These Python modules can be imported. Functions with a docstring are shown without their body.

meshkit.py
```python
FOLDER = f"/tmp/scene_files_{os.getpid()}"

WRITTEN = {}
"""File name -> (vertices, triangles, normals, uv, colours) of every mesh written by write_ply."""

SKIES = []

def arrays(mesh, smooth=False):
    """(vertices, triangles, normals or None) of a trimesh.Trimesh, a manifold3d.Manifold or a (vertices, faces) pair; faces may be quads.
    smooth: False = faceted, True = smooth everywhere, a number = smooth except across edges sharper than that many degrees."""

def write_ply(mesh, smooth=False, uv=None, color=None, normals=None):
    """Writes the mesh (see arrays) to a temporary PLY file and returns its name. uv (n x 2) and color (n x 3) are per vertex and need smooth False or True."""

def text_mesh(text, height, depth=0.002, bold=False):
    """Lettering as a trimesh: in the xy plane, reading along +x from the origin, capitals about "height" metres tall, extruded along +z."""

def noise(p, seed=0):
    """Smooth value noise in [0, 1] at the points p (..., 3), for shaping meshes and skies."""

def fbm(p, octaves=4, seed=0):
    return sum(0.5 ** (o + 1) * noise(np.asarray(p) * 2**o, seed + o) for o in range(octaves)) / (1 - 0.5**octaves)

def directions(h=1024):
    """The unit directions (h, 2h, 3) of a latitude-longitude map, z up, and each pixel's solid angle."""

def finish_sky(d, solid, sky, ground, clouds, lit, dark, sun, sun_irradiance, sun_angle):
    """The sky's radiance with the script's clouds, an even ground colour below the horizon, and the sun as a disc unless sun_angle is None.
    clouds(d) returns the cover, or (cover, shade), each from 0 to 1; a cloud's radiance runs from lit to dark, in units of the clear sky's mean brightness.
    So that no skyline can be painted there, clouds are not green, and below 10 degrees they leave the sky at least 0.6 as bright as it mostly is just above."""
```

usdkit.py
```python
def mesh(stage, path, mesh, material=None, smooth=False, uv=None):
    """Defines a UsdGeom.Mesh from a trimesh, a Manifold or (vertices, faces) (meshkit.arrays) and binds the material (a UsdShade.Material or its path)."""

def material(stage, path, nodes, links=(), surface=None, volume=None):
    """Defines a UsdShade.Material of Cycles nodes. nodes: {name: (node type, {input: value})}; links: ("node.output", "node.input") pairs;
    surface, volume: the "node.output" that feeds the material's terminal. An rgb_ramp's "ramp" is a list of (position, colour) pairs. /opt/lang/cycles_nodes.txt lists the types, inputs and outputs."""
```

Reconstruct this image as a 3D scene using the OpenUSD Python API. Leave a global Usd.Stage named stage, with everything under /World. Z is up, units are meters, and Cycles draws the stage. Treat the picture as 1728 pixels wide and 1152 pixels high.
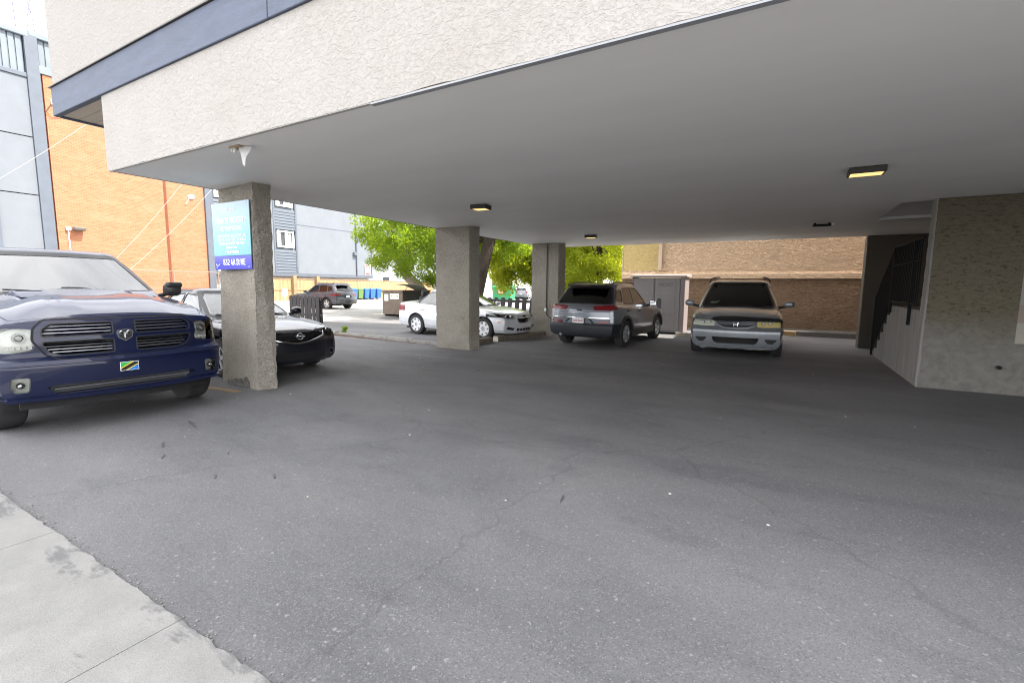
import math, random
import numpy as np
import trimesh
import manifold3d as m3
from manifold3d import Manifold, CrossSection
from scipy.interpolate import PchipInterpolator
import usdkit, meshkit
from pxr import Usd, UsdGeom, UsdLux, UsdShade, Gf, Sdf, Vt

rng = np.random.default_rng(7)
random.seed(7)
stage = Usd.Stage.CreateInMemory()
UsdGeom.SetStageUpAxis(stage, UsdGeom.Tokens.z)
UsdGeom.SetStageMetersPerUnit(stage, 1.0)
UsdGeom.Xform.Define(stage, '/World')
UsdGeom.Scope.Define(stage, '/World/Looks')

# ------------------------------------------------------------------ camera
EYE = np.array([0.0, 0.0, 1.55])
YAW, PITCH, ROLL, FPIX = -0.524043, 0.116244, 0.00975657, 789.301
EXPOSURE = 1.4
_f = np.array([math.sin(YAW) * math.cos(PITCH), math.cos(YAW) * math.cos(PITCH), -math.sin(PITCH)])
_r = np.array([math.cos(YAW), -math.sin(YAW), 0.0])
_u = np.cross(_r, _f)
_c, _s = math.cos(ROLL), math.sin(ROLL)
_r, _u = _c * _r + _s * _u, -_s * _r + _c * _u
cam = UsdGeom.Camera.Define(stage, '/World/Camera')
cam.AddTransformOp().Set(Gf.Matrix4d(*_r, 0, *_u, 0, *(-_f), 0, *EYE, 1))
cam.CreateHorizontalApertureAttr(36.0)
cam.CreateVerticalApertureAttr(24.0)
cam.CreateFocalLengthAttr(36.0 * FPIX / 1728)
cam.CreateClippingRangeAttr(Gf.Vec2f(0.05, 2000))
cam.CreateExposureAttr(EXPOSURE)

# ------------------------------------------------------------------ sky and sun
SUN_EL = math.radians(57)
SUN_AZ = math.atan2(0.95, 0.31)          # from +y towards +x
SKY, SUN = 0.108, 1.22
to_sun = np.array([math.sin(SUN_AZ) * math.cos(SUN_EL), math.cos(SUN_AZ) * math.cos(SUN_EL), math.sin(SUN_EL)])
dome = UsdLux.DomeLight.Define(stage, '/World/sky')
dome.GetPrim().SetCustomDataByKey('kind', 'structure')
sky_mat = usdkit.material(stage, '/World/Looks/sky_air', {
    'sky': ('sky_texture', {'sky_type': 'single_scattering', 'sun_disc': False, 'sun_elevation': SUN_EL, 'sun_rotation': SUN_AZ, 'aerosol_density': 2.0}),
    'tc': ('texture_coordinate', {}),
    'map': ('mapping', {'scale': (1.6, 1.6, 4.0)}),
    'n': ('noise_texture', {'scale': 1.3, 'detail': 6.0, 'roughness': 0.55}),
    'r': ('rgb_ramp', {'ramp': [(0.28, (0.30, 0.30, 0.30)), (0.60, (1, 1, 1))]}),
    'bw': ('rgb_to_bw', {}),
    'mx': ('mix_color', {'blend_type': 'mix', 'b': (15.0, 15.0, 15.2), 'use_clamp': False}),
    'bg': ('background_shader', {'strength': SKY})},
    [('tc.generated', 'map.vector'), ('map.vector', 'n.vector'), ('n.fac', 'r.fac'), ('r.color', 'bw.color'), ('bw.val', 'mx.fac'), ('sky.color', 'mx.a'), ('mx.result', 'bg.color')], surface='bg.background')
UsdShade.MaterialBindingAPI.Apply(dome.GetPrim()).Bind(sky_mat)
sun = UsdLux.DistantLight.Define(stage, '/World/sun')
_x = np.cross([0, 0, 1.0], to_sun); _x /= np.linalg.norm(_x)
_y = np.cross(to_sun, _x)
sun.AddTransformOp().Set(Gf.Matrix4d(*_x, 0, *_y, 0, *to_sun, 0, 0, 0, 30, 1))
sun.CreateIntensityAttr(SUN)
sun.CreateAngleAttr(0.53)
sun.CreateNormalizeAttr(True)
sun.CreateColorAttr(Gf.Vec3f(1.0, 0.93, 0.82))

# ------------------------------------------------------------------ naming helpers
_used = {}
def path_for(name, parent):
    base = parent if isinstance(parent, str) else ('/World' if parent is None else str(parent.GetPath()))
    k = (base, name)
    n = _used.get(k, 0)
    _used[k] = n + 1
    return base + '/' + (name if n == 0 else '%s_%03d' % (name, n))

def data(prim, label=None, cat=None, group=None, kind=None):
    for k, v in (('label', label), ('category', cat), ('group', group), ('kind', kind)):
        if v:
            prim.SetCustomDataByKey(k, v)
    return prim

def thing(name, label, cat, loc=(0, 0, 0), rotz=0.0, group=None, scale=None):
    x = UsdGeom.Xform.Define(stage, path_for(name, None))
    x.AddTranslateOp().Set(Gf.Vec3d(*map(float, loc)))
    if rotz:
        x.AddRotateZOp().Set(math.degrees(rotz))
    if scale:
        x.AddScaleOp().Set(Gf.Vec3f(scale, scale, scale))
    return data(x.GetPrim(), label, cat, group)

def tmesh(m):
    if isinstance(m, Manifold):
        mm = m.to_mesh()
        return trimesh.Trimesh(np.array(mm.vert_properties[:, :3]), np.array(mm.tri_verts), process=False)
    return m

def part(name, mesh, mat, parent=None, smooth=False, label=None, cat=None, kind=None, group=None):
    if isinstance(mesh, list):
        mesh = trimesh.util.concatenate([tmesh(q) for q in mesh])
    if isinstance(mesh, Manifold) and mesh.is_empty():
        print('EMPTY', name); return None
    g = usdkit.mesh(stage, path_for(name, parent), mesh, mat, smooth=smooth)
    return data(g.GetPrim(), label, cat, group, kind)

def struct(name, mesh, mat, parent=None, smooth=False):
    return part(name, mesh, mat, parent, smooth, kind='structure' if parent is None else None)

# ------------------------------------------------------------------ geometry helpers
def box(x0, x1, y0, y1, z0, z1):
    return Manifold.cube([x1 - x0, y1 - y0, z1 - z0]).translate([x0, y0, z0])

def rbox(x0, x1, y0, y1, z0, z1, r=0.02, n=8):
    r = min(r, (x1 - x0) / 2.01, (y1 - y0) / 2.01, (z1 - z0) / 2.01)
    s = Manifold.sphere(r, n)
    return Manifold.batch_hull([s.translate([x, y, z]) for x in (x0 + r, x1 - r) for y in (y0 + r, y1 - r) for z in (z0 + r, z1 - r)])

def chamfer(x0, x1, y0, y1, z0, z1, c=0.01):
    """a box with all edges cut by c"""
    p = []
    for a, b, d in ((0, c, c), (c, 0, c), (c, c, 0)):
        p += [[x, y, z] for x in (x0 + a, x1 - a) for y in (y0 + b, y1 - b) for z in (z0 + d, z1 - d)]
    return Manifold.hull_points(p)

def cyl(p, q, r, r2=None, n=12):
    p, q = np.asarray(p, float), np.asarray(q, float)
    d = q - p; L = np.linalg.norm(d); d = d / L
    a = np.cross([0, 0, 1.0], d); s = np.linalg.norm(a)
    m = Manifold.cylinder(L, r, r if r2 is None else r2, n)
    if s < 1e-9:
        R = np.eye(3) if d[2] > 0 else np.diag([1, -1, -1.0])
    else:
        a /= s; b = np.cross(d, a)
        R = np.stack([a, b, d], 1)
    return m.transform(np.hstack([R, p[:, None]]))

def poly(pts):
    pts = np.asarray(pts, float)
    a = np.sum(pts[:, 0] * np.roll(pts[:, 1], -1) - np.roll(pts[:, 0], -1) * pts[:, 1])
    return CrossSection([pts if a > 0 else pts[::-1]])

def rpoly(pts, r, n=12):
    """polygon with its corners rounded"""
    return poly(pts).offset(-r, m3.JoinType.Round, 2.0, n).offset(r, m3.JoinType.Round, 2.0, n)

def prism_y(pts, y0, y1, r=0):      # pts (x, z) extruded in y
    cs = rpoly(pts, r) if r else poly(pts)
    return cs.extrude(y1 - y0).transform(np.array([[1, 0, 0, 0], [0, 0, -1, y1], [0, 1, 0, 0.0]]))

def prism_x(pts, x0, x1, r=0):      # pts (y, z) extruded in x
    cs = rpoly(pts, r) if r else poly(pts)
    return cs.extrude(x1 - x0).transform(np.array([[0, 0, 1, x0], [1, 0, 0, 0], [0, 1, 0, 0.0]]))

def prism_z(pts, z0, z1, r=0):
    cs = rpoly(pts, r) if r else poly(pts)
    return cs.extrude(z1 - z0).translate([0, 0, z0])

def tube(pts, rad, n=8, cap=True):
    """swept tube along a polyline as a trimesh"""
    p = np.asarray(pts, float)
    rad = np.broadcast_to(rad, (len(p),)).astype(float)
    t = np.gradient(p, axis=0); t /= np.linalg.norm(t, axis=1, keepdims=True) + 1e-12
    a = np.zeros_like(p)
    ref = np.array([0, 0, 1.0]) if abs(t[0, 2]) < 0.9 else np.array([1.0, 0, 0])
    prev = np.cross(t[0], ref)
    for i in range(len(p)):
        v = prev - t[i] * (prev @ t[i]); v /= np.linalg.norm(v) + 1e-12
        a[i] = v; prev = v
    b = np.cross(t, a)
    ang = np.arange(n) * 2 * np.pi / n
    v = p[:, None] + rad[:, None, None] * (np.cos(ang)[None, :, None] * a[:, None] + np.sin(ang)[None, :, None] * b[:, None])
    v = v.reshape(-1, 3)
    f = []
    for i in range(len(p) - 1):
        for j in range(n):
            k = (j + 1) % n
            f += [[i * n + j, i * n + k, (i + 1) * n + k], [i * n + j, (i + 1) * n + k, (i + 1) * n + j]]
    if cap:
        v = np.vstack([v, p[0], p[-1]])
        c0, c1 = len(v) - 2, len(v) - 1
        o = (len(p) - 1) * n
        for j in range(n):
            k = (j + 1) % n
            f += [[c0, k, j], [c1, o + j, o + k]]
    return trimesh.Trimesh(v, np.array(f), process=False)

def text(t, height, depth, origin, right, up, bold=False, width=None, center=True):
    """lettering as one mesh in the plane (right, up)"""
    m = meshkit.text_mesh(t, height, depth, bold)
    v = np.array(m.vertices)
    w = v[:, 0].max() - v[:, 0].min()
    v[:, 0] -= v[:, 0].min()
    if width:
        v[:, 0] *= width / w; w = width
    if center:
        v[:, 0] -= w / 2
    right, up = np.asarray(right, float), np.asarray(up, float)
    nrm = np.cross(right, up)
    return trimesh.Trimesh(np.asarray(origin) + v[:, :1] * right + v[:, 1:2] * up + v[:, 2:3] * nrm, m.faces, process=False)

# ------------------------------------------------------------------ materials
def mul(c, k):
    return tuple(min(1.0, x * k) for x in c)

def mat(name, base, rough=0.6, var=0.12, scale=4.0, bump=0.0, bscale=60.0, bdist=0.01, metallic=0.0, coat=0.0, spec=0.5, dark=None, dscale=1.2, damt=0.0, stretch=(1, 1, 1), space='object'):
    n = {'g': ('texture_coordinate', {}) if space == 'object' else ('geometry', {}), 'mp': ('mapping', {'scale': stretch}),
         'n': ('noise_texture', {'scale': scale, 'detail': 5.0, 'roughness': 0.6}),
         'r': ('rgb_ramp', {'ramp': [(0.28, mul(base, 1 - var)), (0.5, base), (0.72, mul(base, 1 + var))]}),
         'p': ('principled_bsdf', {'roughness': rough, 'metallic': metallic, 'coat_weight': coat, 'specular_ior_level': spec})}
    src = 'g.object' if space == 'object' else 'g.position'
    l = [(src, 'mp.vector'), ('mp.vector', 'n.vector'), ('n.fac', 'r.fac')]
    if dark and damt:
        n['n3'] = ('noise_texture', {'scale': dscale, 'detail': 6.0, 'roughness': 0.65})
        n['r3'] = ('rgb_ramp', {'ramp': [(0.52, (0, 0, 0)), (0.70, (damt, damt, damt))]})
        n['b3'] = ('rgb_to_bw', {})
        n['mx'] = ('mix_color', {'b': dark})
        l += [('mp.vector', 'n3.vector'), ('n3.fac', 'r3.fac'), ('r3.color', 'b3.color'), ('b3.val', 'mx.fac'), ('r.color', 'mx.a'), ('mx.result', 'p.base_color')]
    else:
        l += [('r.color', 'p.base_color')]
    if bump:
        n['n2'] = ('noise_texture', {'scale': bscale, 'detail': 4.0, 'roughness': 0.6})
        n['b'] = ('bump', {'strength': bump, 'distance': bdist})
        l += [('mp.vector', 'n2.vector'), ('n2.fac', 'b.height'), ('b.normal', 'p.normal')]
    return usdkit.material(stage, '/World/Looks/' + name, n, l, surface='p.BSDF')

def stucco(name, base, flake=9.0, lo=0.47, hi=0.56, bump=0.7, dist=0.02, var=0.06, dirt=(0.2, 0.17, 0.13), damt=0.15, dscale=0.7, pit_shade=None, stretch=(1, 1, 1.5), pscale=3.2, plo=0.30, phi=0.40):
    """trowelled stucco: flat flakes with torn edges over a sandy ground"""
    n = {'g': ('geometry', {}), 'mp': ('mapping', {'scale': stretch}),
         'n1': ('noise_texture', {'scale': flake, 'detail': 3.5, 'roughness': 0.55, 'distortion': 0.9}),
         'h1': ('rgb_ramp', {'ramp': [(lo, (0, 0, 0)), (hi, (1, 1, 1))]}),
         'n2': ('noise_texture', {'scale': 110.0, 'detail': 3.0, 'roughness': 0.7}),
         'n4': ('noise_texture', {'scale': flake * 2.7, 'detail': 4.0, 'roughness': 0.6, 'distortion': 0.5}),
         'h4': ('rgb_ramp', {'ramp': [(0.40, (0, 0, 0)), (0.50, (1, 1, 1))]}),
         'a1': ('mix_color', {'fac': 0.18, 'use_clamp': False}), 'a2': ('mix_color', {'fac': 0.30, 'use_clamp': False}),
         'bw': ('rgb_to_bw', {}), 'bp': ('bump', {'strength': bump, 'distance': dist}),
         'n3': ('noise_texture', {'scale': dscale, 'detail': 6.0, 'roughness': 0.62}),
         'r3': ('rgb_ramp', {'ramp': [(0.45, (0, 0, 0)), (0.75, (damt, damt, damt))]}), 'b3': ('rgb_to_bw', {}),
         'c': ('rgb_ramp', {'ramp': [(0.3, mul(base, 1 - var)), (0.7, mul(base, 1 + var))]}),
         'mx': ('mix_color', {'b': dirt}),
         'p': ('principled_bsdf', {'roughness': 0.9, 'specular_ior_level': 0.2})}
    l = [('g.position', 'mp.vector'), ('mp.vector', 'n1.vector'), ('mp.vector', 'n4.vector'), ('n1.fac', 'h1.fac'), ('n4.fac', 'h4.fac'), ('g.position', 'n2.vector'),
         ('h1.color', 'a1.a'), ('n2.color', 'a1.b'), ('a1.result', 'a2.a'), ('h4.color', 'a2.b'), ('a2.result', 'bw.color'), ('bw.val', 'bp.height'), ('bp.normal', 'p.normal'),
         ('g.position', 'n3.vector'), ('n3.fac', 'r3.fac'), ('r3.color', 'b3.color'), ('b3.val', 'mx.fac'), ('n4.fac', 'c.fac'), ('c.color', 'mx.a')]
    if pit_shade:  # crevice shade painted into the colour, since the bump alone hardly shows
        n['n5'] = ('noise_texture', {'scale': flake * pscale, 'detail': 5.0, 'roughness': 0.62, 'distortion': 1.2})
        n['r5'] = ('rgb_ramp', {'ramp': [(plo, (0.85, 0.85, 0.85)), (phi, (0, 0, 0))]})
        n['b5'] = ('rgb_to_bw', {}); n['m5'] = ('mix_color', {'b': pit_shade})
        l += [('mp.vector', 'n5.vector'), ('n5.fac', 'r5.fac'), ('r5.color', 'b5.color'), ('b5.val', 'm5.fac'), ('mx.result', 'm5.a'), ('m5.result', 'p.base_color')]
    else:
        l += [('mx.result', 'p.base_color')]
    return usdkit.material(stage, '/World/Looks/' + name, n, l, surface='p.BSDF')

def paint(name, base, metallic=0.0, rough=0.35, flake=0.0, dirt=0.1, coat=1.0):
    n = {'tc': ('texture_coordinate', {}), 'n': ('noise_texture', {'scale': 3.0, 'detail': 6.0, 'roughness': 0.65}),
         'r': ('rgb_ramp', {'ramp': [(0.3, mul(base, 1 - dirt)), (0.7, mul(base, 1 + dirt))]}),
         'rr': ('rgb_ramp', {'ramp': [(0.4, (0.02,) * 3), (0.75, (0.10,) * 3)]}), 'bw': ('rgb_to_bw', {}),
         'p': ('principled_bsdf', {'metallic': metallic, 'roughness': rough, 'coat_weight': coat, 'coat_roughness': 0.03, 'specular_ior_level': 0.15})}
    l = [('tc.object', 'n.vector'), ('n.fac', 'r.fac'), ('r.color', 'p.base_color'), ('n.fac', 'rr.fac'), ('rr.color', 'bw.color'), ('bw.val', 'p.coat_roughness')]
    return usdkit.material(stage, '/World/Looks/' + name, n, l, surface='p.BSDF')

def glassy(name, tint, ior=1.5, rough=0.01):
    return usdkit.material(stage, '/World/Looks/' + name, {
        'f': ('fresnel', {'IOR': ior}), 't': ('transparent_bsdf', {'color': tint}), 'g': ('glossy_bsdf', {'color': (1, 1, 1), 'roughness': rough}), 'm': ('mix_closure', {})},
        [('f.fac', 'm.fac'), ('t.BSDF', 'm.closure1'), ('g.BSDF', 'm.closure2')], surface='m.closure')

def dusty_glare_glass(name, tint, ior, dust_glare):  # dust film that also paints a pale sky reflection into the glass
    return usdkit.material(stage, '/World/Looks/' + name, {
        'f': ('fresnel', {'IOR': ior}), 't': ('transparent_bsdf', {'color': tint}), 'd': ('diffuse_bsdf', {'color': (0.75, 0.76, 0.76)}), 'g': ('glossy_bsdf', {'color': (1, 1, 1), 'roughness': 0.01}), 'm0': ('mix_closure', {'fac': dust_glare}), 'm': ('mix_closure', {})},
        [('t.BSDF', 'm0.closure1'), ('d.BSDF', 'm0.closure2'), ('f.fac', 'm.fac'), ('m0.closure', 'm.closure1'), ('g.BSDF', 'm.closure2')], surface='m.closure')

def plain(name, base, rough=0.5, metallic=0.0, spec=0.5, emit=None, estr=0.0, coat=0.0):
    d = {'base_color': base, 'roughness': rough, 'metallic': metallic, 'specular_ior_level': spec, 'coat_weight': coat}
    if emit:
        d['emission_color'] = emit; d['emission_strength'] = estr
    return usdkit.material(stage, '/World/Looks/' + name, {'p': ('principled_bsdf', d)}, surface='p.BSDF')
# ------------------------------------------------------------------ setting materials
def asphalt_mat(name, lo, hi, speck=0.93):
    n = {'g': ('geometry', {}), 'mpv': ('mapping', {'scale': (0.42, 1.0, 1)}),
         'big': ('noise_texture', {'scale': 0.55, 'detail': 7.0, 'roughness': 0.62, 'distortion': 0.4}),
         'cb': ('rgb_ramp', {'ramp': [(0.30, lo), (0.5, tuple((a + b) / 2 for a, b in zip(lo, hi))), (0.70, hi)]}),
         'st': ('noise_texture', {'scale': 2.3, 'detail': 8.0, 'roughness': 0.7}),
         'cs': ('rgb_ramp', {'ramp': [(0.54, (0, 0, 0)), (0.78, (0.6, 0.6, 0.6))]}), 'bs': ('rgb_to_bw', {}),
         'm1': ('mix_color', {'b': mul(lo, 0.72)}),
         'v': ('voronoi_texture', {'scale': 150.0}), 'sep': ('separate_color', {}),
         'rs': ('rgb_ramp', {'ramp': [(speck - 0.25, (0, 0, 0)), (speck, (0.22,) * 3), (0.99, (0.42,) * 3), (1.0, (0.6,) * 3)]}), 'b2': ('rgb_to_bw', {}),
         'm2': ('mix_color', {'b': (0.32, 0.32, 0.325)}),
         'rd': ('rgb_ramp', {'ramp': [(0.0, (0.40,) * 3), (0.35, (0.0,) * 3)]}), 'b4': ('rgb_to_bw', {}),
         'm3': ('mix_color', {'b': (0.05, 0.05, 0.052)}),
         'v2': ('voronoi_texture', {'scale': 75.0}), 'sep2': ('separate_color', {}),
         'rs2': ('rgb_ramp', {'ramp': [(0.992, (0, 0, 0)), (0.998, (0.45,) * 3)]}), 'b5': ('rgb_to_bw', {}), 'm4': ('mix_color', {'b': (0.42, 0.41, 0.38)}),
         'ck': ('voronoi_texture', {'feature': 'distance_to_edge', 'scale': 0.21}), 'cn': ('noise_texture', {'scale': 3.0, 'detail': 6.0}), 'vm': ('vector_math', {'math_type': 'multiply_add', 'vector2': (0.5, 0.5, 0.0)}),
         'rc': ('rgb_ramp', {'ramp': [(0.0, (0.20,) * 3), (0.0008, (0.12,) * 3), (0.0018, (0, 0, 0))]}), 'b6': ('rgb_to_bw', {}), 'm5': ('mix_color', {'b': (0.02, 0.02, 0.021)}),
         'hm': ('math', {'math_type': 'multiply_add', 'value2': 0.35}),
         'bp': ('bump', {'strength': 0.55, 'distance': 0.006}),
         'p': ('principled_bsdf', {'roughness': 0.88, 'specular_ior_level': 0.32})}
    l = [('g.position', 'mpv.vector'), ('mpv.vector', 'big.vector'), ('big.fac', 'cb.fac'), ('mpv.vector', 'st.vector'), ('st.fac', 'cs.fac'), ('cs.color', 'bs.color'), ('bs.val', 'm1.fac'), ('cb.color', 'm1.a'),
         ('g.position', 'v.vector'), ('v.color', 'sep.color'), ('sep.r', 'rs.fac'), ('rs.color', 'b2.color'), ('b2.val', 'm2.fac'), ('m1.result', 'm2.a'),
         ('sep.g', 'rd.fac'), ('rd.color', 'b4.color'), ('b4.val', 'm3.fac'), ('m2.result', 'm3.a'),
         ('g.position', 'v2.vector'), ('v2.color', 'sep2.color'), ('sep2.r', 'rs2.fac'), ('rs2.color', 'b5.color'), ('b5.val', 'm4.fac'), ('m3.result', 'm4.a'),
         ('g.position', 'cn.vector'), ('cn.color', 'vm.vector1'), ('g.position', 'vm.vector3'), ('vm.vector', 'ck.vector'), ('ck.distance', 'rc.fac'), ('rc.color', 'b6.color'), ('b6.val', 'm5.fac'), ('m4.result', 'm5.a'),
         ('m5.result', 'p.base_color'), ('v.distance', 'hm.value1'), ('sep.r', 'hm.value3'), ('hm.value', 'bp.height'), ('bp.normal', 'p.normal')]
    return usdkit.material(stage, '/World/Looks/' + name, n, l, surface='p.BSDF')

ASPHALT = asphalt_mat('asphalt', (0.100, 0.100, 0.108), (0.198, 0.196, 0.197))
def concrete_mat():
    """pale concrete with tar smeared over its edge by tyres"""
    n = {'g': ('geometry', {}), 's': ('separate_xyz', {}), 'n': ('noise_texture', {'scale': 5.0, 'detail': 6.0, 'roughness': 0.62}),
         'c': ('rgb_ramp', {'ramp': [(0.3, (0.245, 0.242, 0.234)), (0.7, (0.300, 0.295, 0.285))]}),
         'n2': ('noise_texture', {'scale': 190.0, 'detail': 2.0}), 'c2': ('rgb_ramp', {'ramp': [(0.30, (0.80,) * 3), (0.5, (1, 1, 1)), (0.72, (1.12,) * 3)]}), 'mu': ('mix_color', {'blend_type': 'multiply', 'fac': 0.8, 'use_clamp': False}),
         'mp': ('mapping', {'scale': (0.55, 1.5, 1.0)}), 'n3': ('noise_texture', {'scale': 3.4, 'detail': 9.0, 'roughness': 0.68, 'distortion': 0.3}),
         'mr': ('map_range', {'from_min': 0.50, 'from_max': 0.97, 'to_min': -0.13, 'to_max': 0.115, 'clamp': True}), 'ad': ('math', {'math_type': 'add'}),
         'r3': ('rgb_ramp', {'ramp': [(0.61, (0, 0, 0)), (0.68, (0.72,) * 3)]}), 'b3': ('rgb_to_bw', {}), 'mx': ('mix_color', {'b': (0.125, 0.125, 0.128)}),
         'n4': ('noise_texture', {'scale': 1.1, 'detail': 5.0}), 'r4': ('rgb_ramp', {'ramp': [(0.45, (0, 0, 0)), (0.75, (0.35,) * 3)]}), 'b4': ('rgb_to_bw', {}), 'm4': ('mix_color', {'b': (0.21, 0.205, 0.195)}),
         'bp': ('bump', {'strength': 0.35, 'distance': 0.004}), 'p': ('principled_bsdf', {'roughness': 0.9, 'specular_ior_level': 0.25})}
    l = [('g.position', 's.vector'), ('g.position', 'n.vector'), ('g.position', 'n2.vector'), ('g.position', 'mp.vector'), ('mp.vector', 'n3.vector'), ('g.position', 'n4.vector'), ('n.fac', 'c.fac'), ('n2.fac', 'c2.fac'),
         ('c.color', 'mu.a'), ('c2.color', 'mu.b'), ('mu.result', 'm4.a'), ('n4.fac', 'r4.fac'), ('r4.color', 'b4.color'), ('b4.val', 'm4.fac'), ('s.y', 'mr.value'), ('mr.result', 'ad.value1'), ('n3.fac', 'ad.value2'), ('ad.value', 'r3.fac'), ('r3.color', 'b3.color'), ('b3.val', 'mx.fac'),
         ('m4.result', 'mx.a'), ('mx.result', 'p.base_color'), ('n2.fac', 'bp.height'), ('bp.normal', 'p.normal')]
    return usdkit.material(stage, '/World/Looks/sidewalk_concrete', n, l, surface='p.BSDF')
CONCRETE = concrete_mat()
KERB = mat('old_kerb_concrete', (0.24, 0.23, 0.21), 0.92, 0.25, 7.0, 0.6, 60.0, 0.01, dark=(0.09, 0.085, 0.075), dscale=3.0, damt=0.7, space='world')
STUCCO_FRONT = stucco('cream_stucco', (0.31, 0.293, 0.276), 12.0, 0.43, 0.50, 0.5, 0.014, damt=0.22, pit_shade=(0.19, 0.175, 0.16), pscale=2.3, plo=0.29, phi=0.36)
STUCCO_UPPER = stucco('cream_stucco_fine', (0.29, 0.274, 0.258), 14.0, 0.45, 0.55, 0.55, 0.012, damt=0.15)
COLUMN = stucco('grey_pitted_stucco', (0.335, 0.31, 0.265), 17.0, 0.42, 0.50, 0.9, 0.018, var=0.15, dirt=(0.15, 0.125, 0.09), damt=0.55, dscale=1.1, pit_shade=(0.10, 0.085, 0.065), pscale=1.7, plo=0.34, phi=0.405)
CEIL = mat('grey_soffit_paint', (0.78, 0.775, 0.765), 0.6, 0.04, 0.6, 0.12, 5.0, 0.01, stretch=(0.5, 2.2, 1), space='world')
BAND = mat('blue_grey_board', (0.068, 0.083, 0.122), 0.75, 0.14, 6.0, 0.35, 40.0, 0.01, dark=(0.07, 0.075, 0.095), dscale=3.5, damt=0.6, stretch=(0.6, 1, 2.5), space='world')
SOFFIT_PLANK = mat('tan_soffit', (0.42, 0.36, 0.29), 0.6, 0.05, 3.0)
GAP = plain('dark_gap', (0.02, 0.02, 0.02), 0.9)
PEACH = stucco('peach_stucco', (0.92, 0.69, 0.48), 6.5, 0.455, 0.53, 1.0, 0.05, var=0.08, damt=0.1, stretch=(0.8, 1, 2.4), pit_shade=(0.60, 0.42, 0.27), pscale=1.5, plo=0.32, phi=0.42)
PEACH_LOW = stucco('brown_stucco', (0.40, 0.28, 0.19), 9.0, 0.45, 0.55, 1.0, 0.05, var=0.2, dirt=(0.17, 0.115, 0.075), damt=0.5, stretch=(0.5, 1, 2.8), pit_shade=(0.13, 0.082, 0.05), pscale=1.4, plo=0.35, phi=0.46)
TRIM_PALE = plain('pale_trim', (0.62, 0.50, 0.38), 0.7)
WALLDARK = stucco('dark_pillar_stucco', (0.10, 0.09, 0.075), 12.0, 0.45, 0.55, 0.5, 0.012)

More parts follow.
